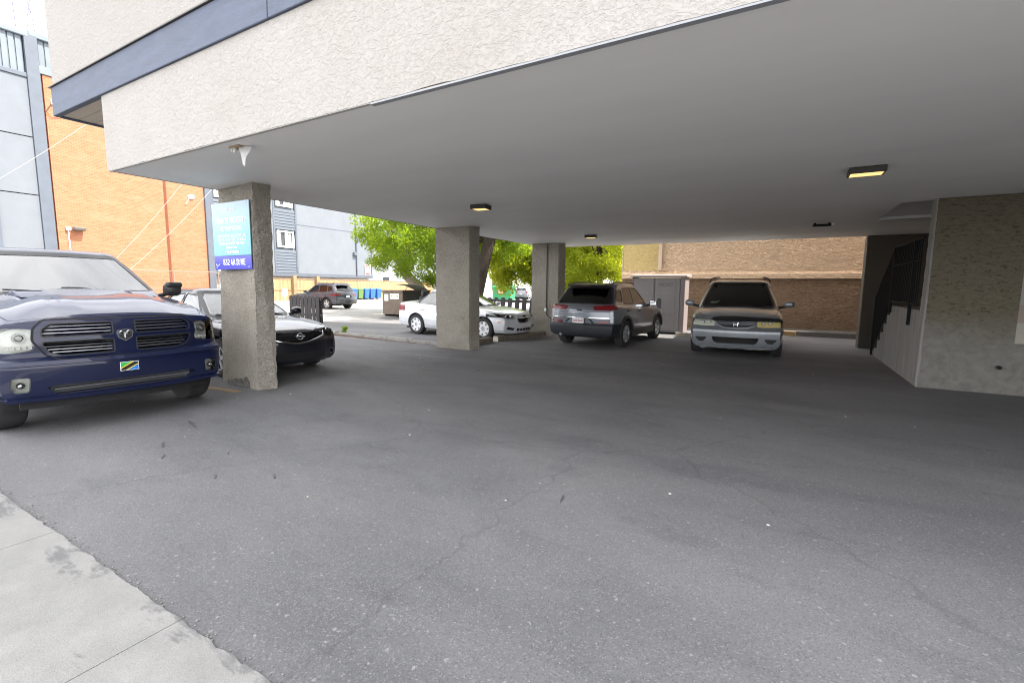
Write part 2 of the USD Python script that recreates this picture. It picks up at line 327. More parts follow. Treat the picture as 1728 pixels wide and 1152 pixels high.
def stairwall_mat():
    n = {'g': ('geometry', {}), 's': ('separate_xyz', {}), 'n1': ('noise_texture', {'scale': 1.6, 'detail': 6.0, 'roughness': 0.6}),
         'ad': ('math', {'math_type': 'multiply_add', 'value2': 0.9}), 'mr': ('map_range', {'from_min': 1.15, 'from_max': 1.75, 'to_min': 0.0, 'to_max': 1.0, 'clamp': True}),
         'n2': ('noise_texture', {'scale': 9.0, 'detail': 5.0, 'roughness': 0.65, 'distortion': 0.6}),
         'ca': ('rgb_ramp', {'ramp': [(0.3, (0.125, 0.120, 0.108)), (0.7, (0.185, 0.180, 0.165))]}),
         'cb': ('rgb_ramp', {'ramp': [(0.36, (0.052, 0.045, 0.032)), (0.44, (0.108, 0.095, 0.068)), (0.7, (0.142, 0.124, 0.088))]}),
         'mx': ('mix_color', {}), 'n3': ('noise_texture', {'scale': 15.0, 'detail': 6.0, 'roughness': 0.68, 'distortion': 0.9}), 'mp3': ('mapping', {'scale': (0.8, 0.8, 1.9)}), 'mb': ('math', {'math_type': 'multiply'}),
         'bp': ('bump', {'strength': 0.8, 'distance': 0.02}), 'p': ('principled_bsdf', {'roughness': 0.9, 'specular_ior_level': 0.2})}
    l = [('g.position', 's.vector'), ('g.position', 'n1.vector'), ('g.position', 'n2.vector'), ('g.position', 'mp3.vector'), ('mp3.vector', 'n3.vector'), ('n1.fac', 'ad.value1'), ('s.z', 'ad.value3'), ('ad.value', 'mr.value'),
         ('n2.fac', 'ca.fac'), ('n3.fac', 'cb.fac'), ('mr.result', 'mx.fac'), ('ca.color', 'mx.a'), ('cb.color', 'mx.b'), ('mx.result', 'p.base_color'),
         ('mr.result', 'mb.value1'), ('n3.fac', 'mb.value2'), ('mb.value', 'bp.height'), ('bp.normal', 'p.normal')]
    return usdkit.material(stage, '/World/Looks/stair_wall_concrete', n, l, surface='p.BSDF')
STAIRWALL = stairwall_mat()
RAWCONC = mat('board_marked_concrete', (0.27, 0.265, 0.25), 0.9, 0.18, 3.0, 0.5, 40.0, 0.008, dark=(0.13, 0.13, 0.125), dscale=4.0, damt=0.6, stretch=(2.5, 2.5, 0.25), space='world')
BLACKMETAL = plain('black_painted_metal', (0.012, 0.012, 0.013), 0.75, spec=0.2)
WHITE = plain('white_paint', (0.78, 0.78, 0.78), 0.5)
WHITEMETAL = plain('white_metal', (0.62, 0.63, 0.65), 0.45)
YELLOW = mat('worn_yellow_paint', (0.30, 0.20, 0.09), 0.85, 0.3, 14.0, dark=(0.12, 0.11, 0.10), dscale=9.0, damt=0.9, space='world')
FADED = mat('faded_white_paint', (0.18, 0.18, 0.18), 0.9, 0.3, 12.0, dark=(0.10, 0.10, 0.105), dscale=7.0, damt=1.0, space='world')

# ------------------------------------------------------------------ ground
def ground_z(x):
    return float(np.interp(-x, [27, 31.0], [0, 0.38]))
xs = [-260, -120, -60, -40, -31, -30, -29, -28, -27, -20, -10, 0, 10, 40, 120, 260]
ys = [-260, -100, -30, 0, 30, 60, 120, 260]
gv = np.array([[x, y, ground_z(x)] for x in xs for y in ys])
gf = [[i * len(ys) + j, (i + 1) * len(ys) + j, (i + 1) * len(ys) + j + 1, i * len(ys) + j + 1] for i in range(len(xs) - 1) for j in range(len(ys) - 1)]
struct('asphalt_ground', (gv, np.array(gf)), ASPHALT)

# alley concrete, sun painted into its tone, a sheet 4 mm over the asphalt
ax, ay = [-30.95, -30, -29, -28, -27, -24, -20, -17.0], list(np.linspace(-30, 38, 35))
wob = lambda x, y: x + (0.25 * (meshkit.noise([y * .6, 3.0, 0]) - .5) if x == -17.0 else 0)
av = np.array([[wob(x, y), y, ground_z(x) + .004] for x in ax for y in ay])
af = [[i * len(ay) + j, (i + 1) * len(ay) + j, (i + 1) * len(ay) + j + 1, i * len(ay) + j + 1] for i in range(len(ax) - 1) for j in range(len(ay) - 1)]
struct('alley_pavement', (av, np.array(af)), mat('sunlit_alley_concrete', (0.255, 0.25, 0.24), 0.9, 0.12, 1.2, 0.3, 90.0, .004, dark=(0.17, 0.165, 0.16), dscale=.6, damt=.5, space='world'))

# pale concrete slabs of the sidewalk, each its own piece, with a broken edge against the asphalt
walk = data(UsdGeom.Xform.Define(stage, '/World/sidewalk').GetPrim(), kind='structure')
for k in range(-6, 8):
    x0, x1 = -3.83 + 1.52 * k + 0.0025, -3.83 + 1.52 * (k + 1) - 0.0025
    t = np.linspace(x0, x1, 60)
    e = 0.968 + 0.018 * (meshkit.fbm(np.stack([t * 3.1, t * 0, t * 0], 1), 4, 3) - 0.5) + 0.022 * (meshkit.fbm(np.stack([t * 17, t * 0 + 4, t * 0], 1), 3, 5) - 0.5)
    pts = [[x0, -0.85], [x1, -0.85]] + [[a, b] for a, b in zip(t[::-1], e[::-1])]
    part('slab', prism_z(pts, -0.08, 0.012), CONCRETE, walk)
def blob(cx, cy, a, b, seed, rot=0.0, n=70, amp=0.9):
    th = np.linspace(0, 2 * np.pi, n, endpoint=False)
    q = np.stack([np.cos(th) * 1.6, np.sin(th) * 1.6, th * 0 + seed * 3.7], 1)
    r = 1 + amp * (meshkit.fbm(q * 1.3, 5, seed) - 0.5) * 2
    x, y = a * r * np.cos(th), b * r * np.sin(th)
    return np.stack([cx + x * math.cos(rot) - y * math.sin(rot), cy + x * math.sin(rot) + y * math.cos(rot)], 1)
# crumbs of stone along the joint
cr = []
for i in range(230):
    x = rng.uniform(-6.5, -1.0); y = 0.985 + rng.normal(0, 0.02); r = rng.uniform(0.002, 0.007)
    m = trimesh.creation.icosphere(0, r); m.vertices[:] = m.vertices * [1, 1, 0.7] + [x, y, 0.003]
    cr.append(m)
GRAVEL = mat('gravel_grey', (0.23, 0.225, 0.215), 0.9, 0.4, 40.0, space='world')
part('gravel', cr, GRAVEL, None, kind='stuff')
# loose bits scattered over the lot
lit = []
for i in range(80):
    x, y = rng.uniform(-9, 3), rng.uniform(2, 14); r = rng.uniform(0.004, 0.011)
    m = trimesh.creation.icosphere(0, r); m.vertices[:] = m.vertices * [1.3, 1, 0.6] + [x, y, 0.003]
    lit.append(m)
part('litter', lit, plain('pale_litter', (0.5, 0.48, 0.42), 0.8), None, kind='stuff')

# worn paint on the asphalt: sheets 4 mm above it
def stripe(name, x0, y0, x1, y1, w, material, z=0.004, label=None):
    d = np.array([x1 - x0, y1 - y0]); L = np.linalg.norm(d); d /= L; p = np.array([-d[1], d[0]]) * w / 2
    n = max(6, int(L / 0.08)); t = np.linspace(0, 1, n)
    c = np.array([x0, y0]) + t[:, None] * (d * L)
    j = lambda s: 1 + 0.35 * (meshkit.fbm(np.stack([t * L * 5, t * 0 + s, t * 0], 1), 4, 2) - 0.5)
    a, b = c + p * j(1)[:, None], c - p * j(9)[:, None]
    return part(name, prism_z(np.vstack([b, a[::-1]]), 0.001, z), material, None, kind='structure')
stripe('parking_line', -8.6, 3.55, -6.75, 3.78, 0.10, YELLOW)
stripe('parking_line', -8.9, 8.1, -6.2, 7.95, 0.09, FADED)
oil = []
OIL = mat('oil_stain', (0.085, 0.083, 0.082), 0.55, 0.3, 8.0, space='world')
for i, (cx, cy, a, b, rt) in enumerate([(-4.35, 2.30, .05, .008, -.5), (-3.9, 1.95, .055, .010, -.5), (-4.75, 1.95, .05, .008, -.6), (-3.5, 2.2, .05, .010, -.5), (-5.1, 2.1, .09, .010, -.4), (-5.6, 2.6, .16, .02, -.3), (-4.6, 3.3, .07, .016, -.5), (-1.32, 3.05, .006, .07, .25)]):
    oil.append(prism_z(blob(cx, cy, a, b, 40 + i, rt, amp=0.7), 0.001, 0.0045))
part('oil_stain', oil, OIL, None, kind='structure')

# low broken kerb along the left bays and the raised lot behind it
kb = []
for i in range(9):
    a, b = -18.0 + i * 1.15, -18.0 + (i + 1) * 1.15 - 0.012
    y = lambda x: 10.02 - (x + 12.5) * 0.085
    pts = [[a, y(a)], [b, y(b)], [b, y(b) + 0.15], [a, y(a) + 0.15]]
    kb.append(prism_z(pts, -0.05, 0.075 + 0.012 * math.sin(i * 2.1)))
kerb = thing('kerb', 'low cracked concrete kerb with dead leaves beside the black sedan', 'kerb')
for q in kb:
    part('kerb_block', q, KERB, kerb)
ledge = thing('raised_walkway', 'pale concrete ledge along the foot of the peach stucco wall', 'ledge')
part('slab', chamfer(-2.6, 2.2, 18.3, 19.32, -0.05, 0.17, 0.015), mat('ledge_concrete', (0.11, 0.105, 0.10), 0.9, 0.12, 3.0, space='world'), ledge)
part('painted_end', chamfer(-0.25, 0.42, 18.2, 18.29, -0.05, 0.16, 0.01), YELLOW, ledge)

# ------------------------------------------------------------------ the apartment block over the parking
X0, X1, Y0, Y1, ZC = -7.62, 13.0, 2.77, 15.65, 2.975
apt = thing('apartment_block', 'cream stucco apartment block standing on columns over the parking bays', 'building')
hole = prism_z([[1.55, 9.95], [4.6, 9.95], [4.6, 12.15], [1.55, 12.15]], ZC - 1, ZC + 0.62)
part('ceiling', box(X0 + .031, X1, Y0 + .031, Y1 - .031, ZC, ZC + 0.7) - hole, CEIL, apt)
part('stair_soffit', Manifold.hull_points([[1.56, 9.96, ZC + .60], [4.59, 9.96, ZC + .60], [1.56, 12.14, ZC + .05], [4.59, 12.14, ZC + .05], [1.56, 9.96, ZC + .63], [4.59, 9.96, ZC + .63], [1.56, 12.14, ZC + .63], [4.59, 12.14, ZC + .63]]), CEIL, apt)
def roughen(m, size, amp, seed):
    """a worn solid: finely cut and pushed about by noise, so that its arrises are uneven"""
    q = tmesh(m)
    v, f = trimesh.remesh.subdivide_to_size(q.vertices, q.faces, size)
    d = np.stack([meshkit.fbm(v * 9 + 31 * k + seed * 7.7, 4, k + 1) - .5 for k in range(3)], 1)
    d2 = np.stack([meshkit.fbm(v * 34 + 17 * k + seed * 3.1, 2, k + 5) - .5 for k in range(3)], 1)
    out = v + d * amp + d2 * amp * .45
    top = v[:, 2] > ZC - .01
    out[top, 2] = v[top, 2]
    t = trimesh.Trimesh(out, f, process=False)
    t.merge_vertices()
    return t
def ragged(x0, x1, y, z0, z1, thick, seed):
    """front fascia whose lower arris is chipped"""
    t = np.linspace(x0, x1, 700)
    e = z0 + 0.012 * (meshkit.fbm(np.stack([t * 6, t * 0, t * 0 + seed], 1), 4, 1) - 0.5) + 0.02 * np.maximum(0, meshkit.fbm(np.stack([t * 2.2, t * 0 + 3, t * 0], 1), 5, 2) - 0.62) * 1.2
    pts = np.vstack([np.stack([t, e], 1), [[x1, z1], [x0, z1]]])
    return prism_y(pts, y, y + thick)
part('front_fascia', ragged(X0, X1, Y0, ZC - 0.004, 3.885, 0.030, 1), STUCCO_FRONT, apt, label='rough cream stucco band over the parking entrance')
part('corner_bead', box(X0 + .02, X1, Y0 + .003, Y0 + .034, ZC - .010, ZC - .0045), plain('pale_bead', (.34, .33, .31), .7), apt)
part('drip_edge', box(-2.9, X1 - .01, Y0 - 0.004, Y0 + 0.04, ZC - 0.022, ZC - 0.011), plain('pale_flashing', (0.24, 0.25, 0.27), 0.6), apt)
part('side_fascia', box(X0, X0 + .030, Y0 + .031, Y1, ZC - 0.003, 3.885), STUCCO_FRONT, apt)
part('rear_fascia', box(X0 + .031, X1, Y1 - .030, Y1, ZC - 0.003, 3.885), STUCCO_FRONT, apt)
U0, YR = -9.13, 15.7
for i, (a, b) in enumerate([(U0, -4.12), (-4.112, 1.5), (1.508, 7.0), (7.008, X1)]):
    part('trim_board', chamfer(a, b, Y0 - 0.025, Y0 + 0.05, 3.887, 4.262, 0.006), BAND, apt)
part('trim_board', chamfer(U0 - 0.03, U0 + .04, Y0 + 0.052, YR, 3.887, 4.262, 0.006), BAND, apt)
part('overhang_core', box(U0 + .05, X1, Y0 + .06, YR, 3.93, 4.262), GAP, apt)
part('edge_flashing', box(U0 - .045, X1, Y0 - .045, YR + .02, 4.263, 4.276), plain('dark_flashing', (0.05, 0.045, 0.04), 0.5), apt)
part('upper_wall', box(U0, X1, Y0, YR, 4.277, 12.8), STUCCO_UPPER, apt)
for i in range(28):
    y = Y0 + 0.06 + i * 0.185
    part('soffit_plank', chamfer(U0 + .045, X0 - .004, y, y + 0.176, 3.905, 3.925, 0.005), SOFFIT_PLANK, apt)
for i, (y, dx) in enumerate([(4.02, 0), (9.30, 0), (14.02, 0.12)]):
    a, b = -7.60 + dx * 2, -6.56 + dx * 1.6
    c = prism_z(np.array([[a, y], [b - .03, y], [b, y + .03], [b + .10, y + .26], [a, y + .26]]), -0.05, ZC - 0.001)
    if i == 0:
        c = Manifold.hull_points([[a, y + .1, ZC - .001], [b, y, ZC - .001], [b + .02, y + .26, ZC - .001], [a, y + .3, ZC - .001], [a - .12, y + .06, -.05], [b - .06, y - .03, -.05], [b + .05, y + .20, -.05], [a - .12, y + .3, -.05]])
    part('column', roughen(c, .055, .026, i), COLUMN, apt, smooth=38, label=['front column carrying the blue property sign', 'middle column beside the white sedan', 'rear column with a conduit on its face'][i])
# patch of broken render at the foot of the front column
ch = [[-7.42, 0.005], [-7.40, 0.07], [-7.30, 0.05], [-7.24, 0.11], [-7.17, 0.06], [-7.10, 0.12], [-7.02, 0.04], [-6.95, 0.16], [-6.86, 0.09], [-6.84, 0.005]]
part('broken_render', prism_y(ch, 3.985, 4.05), mat('torn_render', (0.10, 0.095, 0.085), 0.95, 0.4, 18.0, 0.8, 60, .01, space='world'), apt)
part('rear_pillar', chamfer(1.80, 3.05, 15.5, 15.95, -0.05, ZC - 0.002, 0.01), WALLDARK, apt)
part('stair_wall', chamfer(1.96, X1, 9.76, 10.02, -0.05, ZC - 0.002, 0.012), STAIRWALL, apt)
part('wall_corner', roughen(Manifold.hull_points([[1.935, 9.77, 0], [1.962, 9.745, 0], [1.985, 9.77, 0], [1.935, 10.0, 0], [1.97, 10.02, 0], [1.955, 9.77, ZC - .004], [1.962, 9.752, ZC - .004], [1.985, 9.77, ZC - .004], [1.955, 10.0, ZC - .004], [1.97, 10.02, ZC - .004]]), .05, .016, 5), RAWCONC, apt, smooth=38)
for z0, z1, c in ((0.78, 1.09, (0.30, 0.28, 0.24)), (1.09, 1.35, (0.235, 0.19, 0.16)), (1.35, 2.02, (0.255, 0.245, 0.215)), (2.02, 2.28, (0.22, 0.185, 0.15))):
    part('paint_swatch', box(3.02, 3.9, 9.7565, 9.761, z0 + .001, z1 - .001), mat('swatch_%d' % int(z0 * 100), c, 0.85, 0.05, 4), apt)
part('drain_stub', cyl([2.88, 9.70, 0.41], [2.88, 9.77, 0.41], 0.028, n=14) - cyl([2.88, 9.69, 0.41], [2.88, 9.74, 0.41], 0.02, n=14), GAP, apt)
part('side_wall', box(X1 - .2, X1, Y0 + .16, 9.75, -0.05, ZC - .002), STAIRWALL, apt)
part('stair_back_wall', box(3.4, 3.6, 10.03, 15.48, -0.05, ZC + .4), stucco('tan_stair_stucco', (0.30, 0.25, 0.18), 10.0), apt)
# concrete stair behind the wall
stair = thing('concrete_stair', 'concrete stair with board marked side climbing behind the dark railing', 'stair')
side = [[9.9, 0], [13.95, 0]]
steps = [(13.92, 0.20), (13.62, 0.41), (13.32, 0.62), (13.02, 0.83), (12.72, 1.04), (12.42, 1.235)]
pr = [[10.03, -0.05], [13.92, -0.05]]
y_prev = 13.92
for y, z in steps:
    pr += [[y, z - 0.21 if z > .25 else -0.05], [y, z]]
pr += [[10.03, 1.235]]
clean = []
for q in pr:
    if not clean or np.linalg.norm(np.subtract(q, clean[-1])) > 1e-6:
        clean.append(q)
part('side_face', poly(clean).extrude(0.12).transform(np.array([[0, 0, 1, 1.94], [1, 0, 0, 0], [0, 1, 0, 0.0]])), RAWCONC, stair)
for i, (y, z) in enumerate(steps[:-1]):
    part('step', box(2.062, 3.39, steps[i + 1][0], y + .02, -0.05, z - .004), RAWCONC, stair)
part('landing', box(2.062, 3.39, 10.03, 12.42, -0.05, 1.231), RAWCONC, stair)
rail = thing('stair_railing', 'black metal stair railing with thin upright bars', 'railing')
def zr(y):
    return 2.42 if y < 12.3 else float(np.interp(y, [12.3, 14.2], [2.42, 1.36]))
def zb(y):
    return 1.33 if y < 12.3 else float(np.interp(y, [12.3, 13.95], [1.33, 0.22]))
part('top_rail', [cyl([1.915, 10.03, 2.42], [1.915, 12.3, 2.42], .022), cyl([1.915, 12.3, 2.42], [1.915, 14.15, zr(14.15)], .022)], BLACKMETAL, rail)
part('bottom_rail', [cyl([1.915, 10.1, 1.33], [1.915, 12.3, 1.33], .018), cyl([1.915, 12.3, 1.33], [1.915, 14.05, zb(14.05)], .018)], BLACKMETAL, rail)
part('middle_rail', [cyl([1.915, 10.1, 2.05], [1.915, 12.3, 2.05], .014)], BLACKMETAL, rail)
for y, z0 in ((10.6, 0.95), (12.32, 1.1), (14.1, 0.0)):
    part('post', box(1.89, 1.935, y - .022, y + .022, z0, zr(y) - .003), BLACKMETAL, rail)
for i in range(31):
    y = 10.15 + i * 0.13
    if y < 14.05:
        part('baluster', box(1.906, 1.924, y - .008, y + .008, zb(y) + .002, zr(y) - .004), BLACKMETAL, rail)

# ------------------------------------------------------------------ ceiling lamps
LENS = usdkit.material(stage, '/World/Looks/lamp_lens', {'e': ('emission', {'color': (1.0, 0.62, 0.25), 'strength': 0.6})}, surface='e.emission')
def ceiling_lamp(x, y, w, d, rot, label, lit=True):
    t = thing('ceiling_lamp', label, 'lamp', (x, y, ZC), rot)
    part('housing', rbox(-w / 2, w / 2, -d / 2, d / 2, -0.075, -0.001, 0.012) - box(-w / 2 + .02, w / 2 - .02, -d / 2 + .02, d / 2 - .02, -0.1, -0.055), plain('lamp_bronze', (0.03, 0.026, 0.022), 0.5) if not stage.GetPrimAtPath('/World/Looks/lamp_bronze') else UsdShade.Material.Get(stage, '/World/Looks/lamp_bronze'), t)
    part('lens', rbox(-w / 2 + .022, w / 2 - .022, -d / 2 + .022, d / 2 - .022, -0.072, -0.056, 0.004), LENS if lit else GAP, t)
ceiling_lamp(-4.75, 7.07, 0.30, 0.26, 0.1, 'lit square ceiling lamp nearest the middle column')
ceiling_lamp(-4.70, 12.4, 0.30, 0.26, 0.1, 'lit ceiling lamp above the silver off-roader')
ceiling_lamp(0.74, 7.02, 0.36, 0.26, 0.0, 'lit ceiling lamp with amber lens near the stair wall')
t = thing('ceiling_fixture', 'unlit narrow dark ceiling fixture above the minivan', 'fixture', (0.6, 12.2, ZC))
part('bar', rbox(-.17, .17, -.04, .04, -.075, -.03, .01), BLACKMETAL, t)
part('bracket', [box(-.15, -.11, -.02, .02, -.04, -.001), box(.11, .15, -.02, .02, -.04, -.001)], BLACKMETAL, t)
part('clip', rbox(.165, .22, -.025, .025, -.06, -.004, .008), WHITEMETAL, t)
t = thing('torn_light_cover', 'torn white plastic light cover hanging under the front fascia', 'light cover', (-5.0, 2.96, ZC))
PLAST = usdkit.material(stage, '/World/Looks/torn_plastic', {'d': ('principled_bsdf', {'base_color': (0.72, 0.72, 0.72), 'roughness': 0.4}), 't': ('translucent_bsdf', {'color': (0.7, 0.7, 0.7)}), 'm': ('mix_closure', {'fac': 0.35})}, [('d.BSDF', 'm.closure1'), ('t.BSDF', 'm.closure2')], surface='m.closure')
part('base_plate', rbox(-.13, .05, -.05, .03, -.022, -.001, .006), plain('rusty_plate', (0.30, 0.22, 0.14), 0.8), t)
part('bulb_holder', cyl([-.06, -.02, -.02], [-.055, -.03, -.07], .018, .014), PLAST, t)
sh = np.array([[.0, -.02, -.015], [.15, .03, -.012], [.14, .02, -.06], [.09, .0, -.12], [.075, -.01, -.215], [.055, -.015, -.19], [.04, -.02, -.10]])
part('torn_shade', Manifold.hull_points(np.vstack([sh[[0, 1, 2, 3, 6]], sh[[0, 1, 2, 3, 6]] + [0, .006, 0]])) + Manifold.hull_points(np.vstack([sh[[3, 4, 5, 6]], sh[[3, 4, 5, 6]] + [0, .006, 0]])), PLAST, t)
part('torn_rag', Manifold.hull_points([[-.12, -.04, -.02], [-.07, -.04, -.022], [-.08, -.045, -.07], [-.10, -.04, -.05], [-.10, -.035, -.02]]), PLAST, t)
t = thing('conduit', 'thin grey conduit running down the rear column and curling at its foot', 'conduit')
COND = plain('conduit_grey', (0.10, 0.10, 0.095), 0.5)
part('pipe', tube([[-6.80, 13.995, ZC - .003], [-6.80, 13.995, 1.6], [-6.80, 13.995, 0.80]], .018), COND, t)
a = np.linspace(0, np.pi / 2, 9)
part('bend', tube(np.vstack([[[-6.80, 13.995, 0.80]], np.stack([-6.80 + .22 * (1 - np.cos(a)), a * 0 + 13.985, 0.76 - .22 * np.sin(a)], 1), [[-6.35, 13.96, .54]]]), .020), COND, t)
part('fitting', rbox(-6.85, -6.77, 13.95, 14.01, .76, .86, .01), WHITEMETAL, t)

# ------------------------------------------------------------------ property sign on the front column
sg = thing('property_sign', 'teal and indigo private property sign on the front column', 'sign')
sgn = usdkit.material(stage, '/World/Looks/sign_print', {
    'g': ('texture_coordinate', {}), 's': ('separate_xyz', {}), 'm': ('map_range', {'from_min': 1.99, 'from_max': 2.74, 'to_min': 0.0, 'to_max': 1.0, 'clamp': True}),
    'r': ('rgb_ramp', {'ramp': [(0.0, (0.12, 0.36, 0.42)), (0.35, (0.17, 0.42, 0.50)), (0.7, (0.32, 0.53, 0.63)), (1.0, (0.45, 0.60, 0.70))]}),
    'p': ('principled_bsdf', {'roughness': 0.25})}, [('g.object', 's.vector'), ('s.z', 'm.value'), ('m.result', 'r.fac'), ('r.color', 'p.base_color')], surface='p.BSDF')
SY = 3.985
part('panel', chamfer(-7.56, -6.605, SY, SY + .012, 1.965, 2.735, .003), sgn, sg)
part('address_strip', chamfer(-7.56, -6.605, SY, SY + .012, 1.765, 1.962, .003), plain('sign_indigo', (0.06, 0.06, 0.42), 0.25), sg)
SW = plain('sign_white', (0.80, 0.82, 0.84), 0.4)
cx = -7.08
for tx, zz, h, w, b in (('Mainstreet', 2.60, .055, .24, True), ('PRIVATE PROPERTY', 2.43, .085, .80, True), ('NO TRESPASSING', 2.33, .060, .55, True), ('UNAUTHORIZED VEHICLES WILL BE', 2.235, .036, .72, True), ('TICKETED AND/OR TOWED AT VEHICLE', 2.18, .036, .74, True), ("OWNER'S EXPENSE AND RISK", 2.125, .036, .66, True), ('(Criminal Code)', 2.07, .036, .30, True), ('STELLAR PARKING', 2.0, .036, .36, True), ('832 4A St NE', 1.83, .085, .56, True)):
    part('lettering', text(tx, h, .002, [cx + (.04 if zz < 1.9 else 0), SY - .0005, zz], [1, 0, 0], [0, 0, 1], b, w), SW, sg)
part('logo_mark', [box(cx - .19 + i * .016, cx - .18 + i * .016, SY - .002, SY + .001, 2.60 + j * .016, 2.61 + j * .016) for i, hh in enumerate((4, 3, 2)) for j in range(hh)], SW, sg)
th = np.linspace(-2.6, -0.5, 12)
part('logo_swoosh', tube(np.stack([-7.47 + .06 * np.cos(th), th * 0 + SY - .001, 1.875 + .05 * np.sin(th)], 1), .006), SW, sg)
for x in (-7.50, -6.67):
    for z in (1.80, 2.70):
        part('screw', cyl([x, SY - .004, z], [x, SY + .002, z], .010), WHITEMETAL, sg)
# ------------------------------------------------------------------ neighbour buildings on the left
def brick_mat():
    n = {'g': ('geometry', {}), 's': ('separate_xyz', {}), 'c': ('combine_xyz', {}),
         'b': ('brick_texture', {'scale': 1.0, 'brick_width': 0.215, 'row_height': 0.075, 'mortar_size': 0.006, 'color1': (0.36, 0.132, 0.070), 'color2': (0.43, 0.172, 0.095), 'mortar': (0.40, 0.23, 0.15), 'bias': 0.0}),
         'n': ('noise_texture', {'scale': 0.5, 'detail': 6.0, 'roughness': 0.7}), 'mp': ('mapping', {'scale': (1, 1, 5)}),
         'r': ('rgb_ramp', {'ramp': [(0.50, (0, 0, 0)), (0.8, (0.55, 0.55, 0.55))]}), 'bw': ('rgb_to_bw', {}), 'mx': ('mix_color', {'b': (0.48, 0.26, 0.17)}),
         'bp': ('bump', {'strength': 0.4, 'distance': 0.01, 'invert': True}), 'p': ('principled_bsdf', {'roughness': 0.9, 'specular_ior_level': 0.2})}
    l = [('g.position', 's.vector'), ('s.y', 'c.x'), ('s.z', 'c.y'), ('c.vector', 'b.vector'), ('g.position', 'mp.vector'), ('mp.vector', 'n.vector'), ('n.fac', 'r.fac'), ('r.color', 'bw.color'), ('bw.val', 'mx.fac'),
         ('b.color', 'mx.a'), ('mx.result', 'p.base_color'), ('b.fac', 'bp.height'), ('bp.normal', 'p.normal')]
    return usdkit.material(stage, '/World/Looks/orange_brick', n, l, surface='p.BSDF')
BRICK = brick_mat()
PALE = mat('pale_blue_stucco', (0.165, 0.182, 0.208), 0.9, 0.06, 1.2, 0.3, 40.0, 0.01, space='world')
STEEL = mat('blue_grey_trim', (0.10, 0.118, 0.15), 0.6, 0.10, 2.0, space='world')
RIB = mat('ribbed_steel', (0.155, 0.185, 0.215), 0.5, 0.10, 1.5, space='world')
SIDING = mat('grey_siding', (0.095, 0.115, 0.145), 0.6, 0.08, 2.0, space='world')
BX, B0 = -32.0, 0.30
bb = thing('brick_building', 'orange brick building with a blue grey steel parapet behind the pickup', 'building')
part('brick_wall', box(BX - 10, BX, 9.25, 16.45, B0, 11.55), BRICK, bb)
part('brick_pier', box(BX + .002, BX + .14, 9.32, 14.15, B0, 11.54), BRICK, bb)
part('dark_strip', box(BX - .02, BX + .145, 14.155, 14.30, B0, 11.5), plain('dark_brick_red', (.16, .05, .025), .9), bb)  # dark red strip along the edge of the pier
part('coping', chamfer(BX - .4, BX + .20, 9.2, 16.5, 11.55, 11.92, .02), RIB, bb)
part('corner_trim', box(BX - .3, BX + .19, 8.78, 9.24, B0, 13.2), STEEL, bb)
part('corner_trim', box(BX - .3, BX + .12, 16.46, 16.85, B0, 9.0), STEEL, bb)
for i in range(3):
    z0, z1 = [(B0, 5.74), (5.79, 8.46), (8.51, 11.2)][i]
    part('stucco_panel', box(BX - .3, BX + .10, 7.35, 8.77, z0, z1), PALE, bb)
part('panel_backing', box(BX - .4, BX + .06, 3.0, 8.77, B0, 11.2), GAP, bb)
part('dark_column', box(BX - .2, BX + .16, 6.6, 7.34, B0, 11.2), STEEL, bb)
part('stucco_panel', box(BX - .3, BX + .10, 2.0, 6.59, B0, 11.2), PALE, bb)
part('parapet_rail', chamfer(BX - .3, BX + .16, 2.0, 8.77, 11.21, 11.42, .02), STEEL, bb)
for i in range(28):
    y = 8.74 - (i + 1) * 0.245
    part('steel_rib_panel', prism_z([[BX, y], [BX + .075, y + .01], [BX + .075, y + .195], [BX + .02, y + .215], [BX + .02, y + .243], [BX, y + .243]], 11.43, 13.05), RIB, bb)
for i in range(8):
    y = 9.30 + i * 0.245
    part('steel_rib_panel', prism_z([[BX - .1, y], [BX - .025, y + .01], [BX - .025, y + .195], [BX - .08, y + .215], [BX - .08, y + .243], [BX - .1, y + .243]], 11.93, 13.15), RIB, bb)
part('steel_backing', box(BX - 8, BX - .101, 2.0, 16.4, 11.93, 13.1), STEEL, bb)
part('cornice', chamfer(BX - .3, BX + .20, 2.0, 8.95, 13.06, 13.26, .03), RIB, bb)
part('cornice', chamfer(BX - .4, BX + .12, 8.97, 16.4, 13.16, 13.42, .03), RIB, bb)
t = thing('wall_lamp', 'small dark floodlight on a pale junction box on the brick wall', 'lamp', (BX + .14, 9.72, 4.28))
part('junction_box', rbox(0, .12, -.10, .10, -.10, .10, .03), WHITEMETAL, t)
part('floodlight', rbox(.05, .35, .14, .62, -.08, .10, .04), plain('flood_bronze', (0.09, 0.08, 0.07), 0.5), t)
part('conduit_pipe', cyl([.03, 0, -.1], [.03, 0.02, -3.9], .03), WHITEMETAL, t)
t = thing('junction_box', 'small white box with a loose cable high on the brick wall', 'junction box', (BX + .14, 9.62, 10.35))
part('cover', rbox(0, .08, -.09, .09, -.12, .12, .02), WHITE, t)
part('cable', tube([[.04, -.08, -.1], [.06, -.3, -.5], [.05, -.15, -.75], [.05, .25, -.6], [.05, .5, -.3]], .012, 6), GAP, t)
t = thing('security_sensor', 'white oval sensor on a thin bracket on the brick wall near the blue building', 'sensor', (BX + .02, 15.7, 6.85))
part('shell', trimesh.creation.icosphere(2, 1.0).apply_transform(np.diag([.10, .20, .15, 1])), WHITE, t, smooth=True)
part('bracket', tube([[0, -.1, -.1], [.05, -.35, -.5]], .018, 6), WHITEMETAL, t)
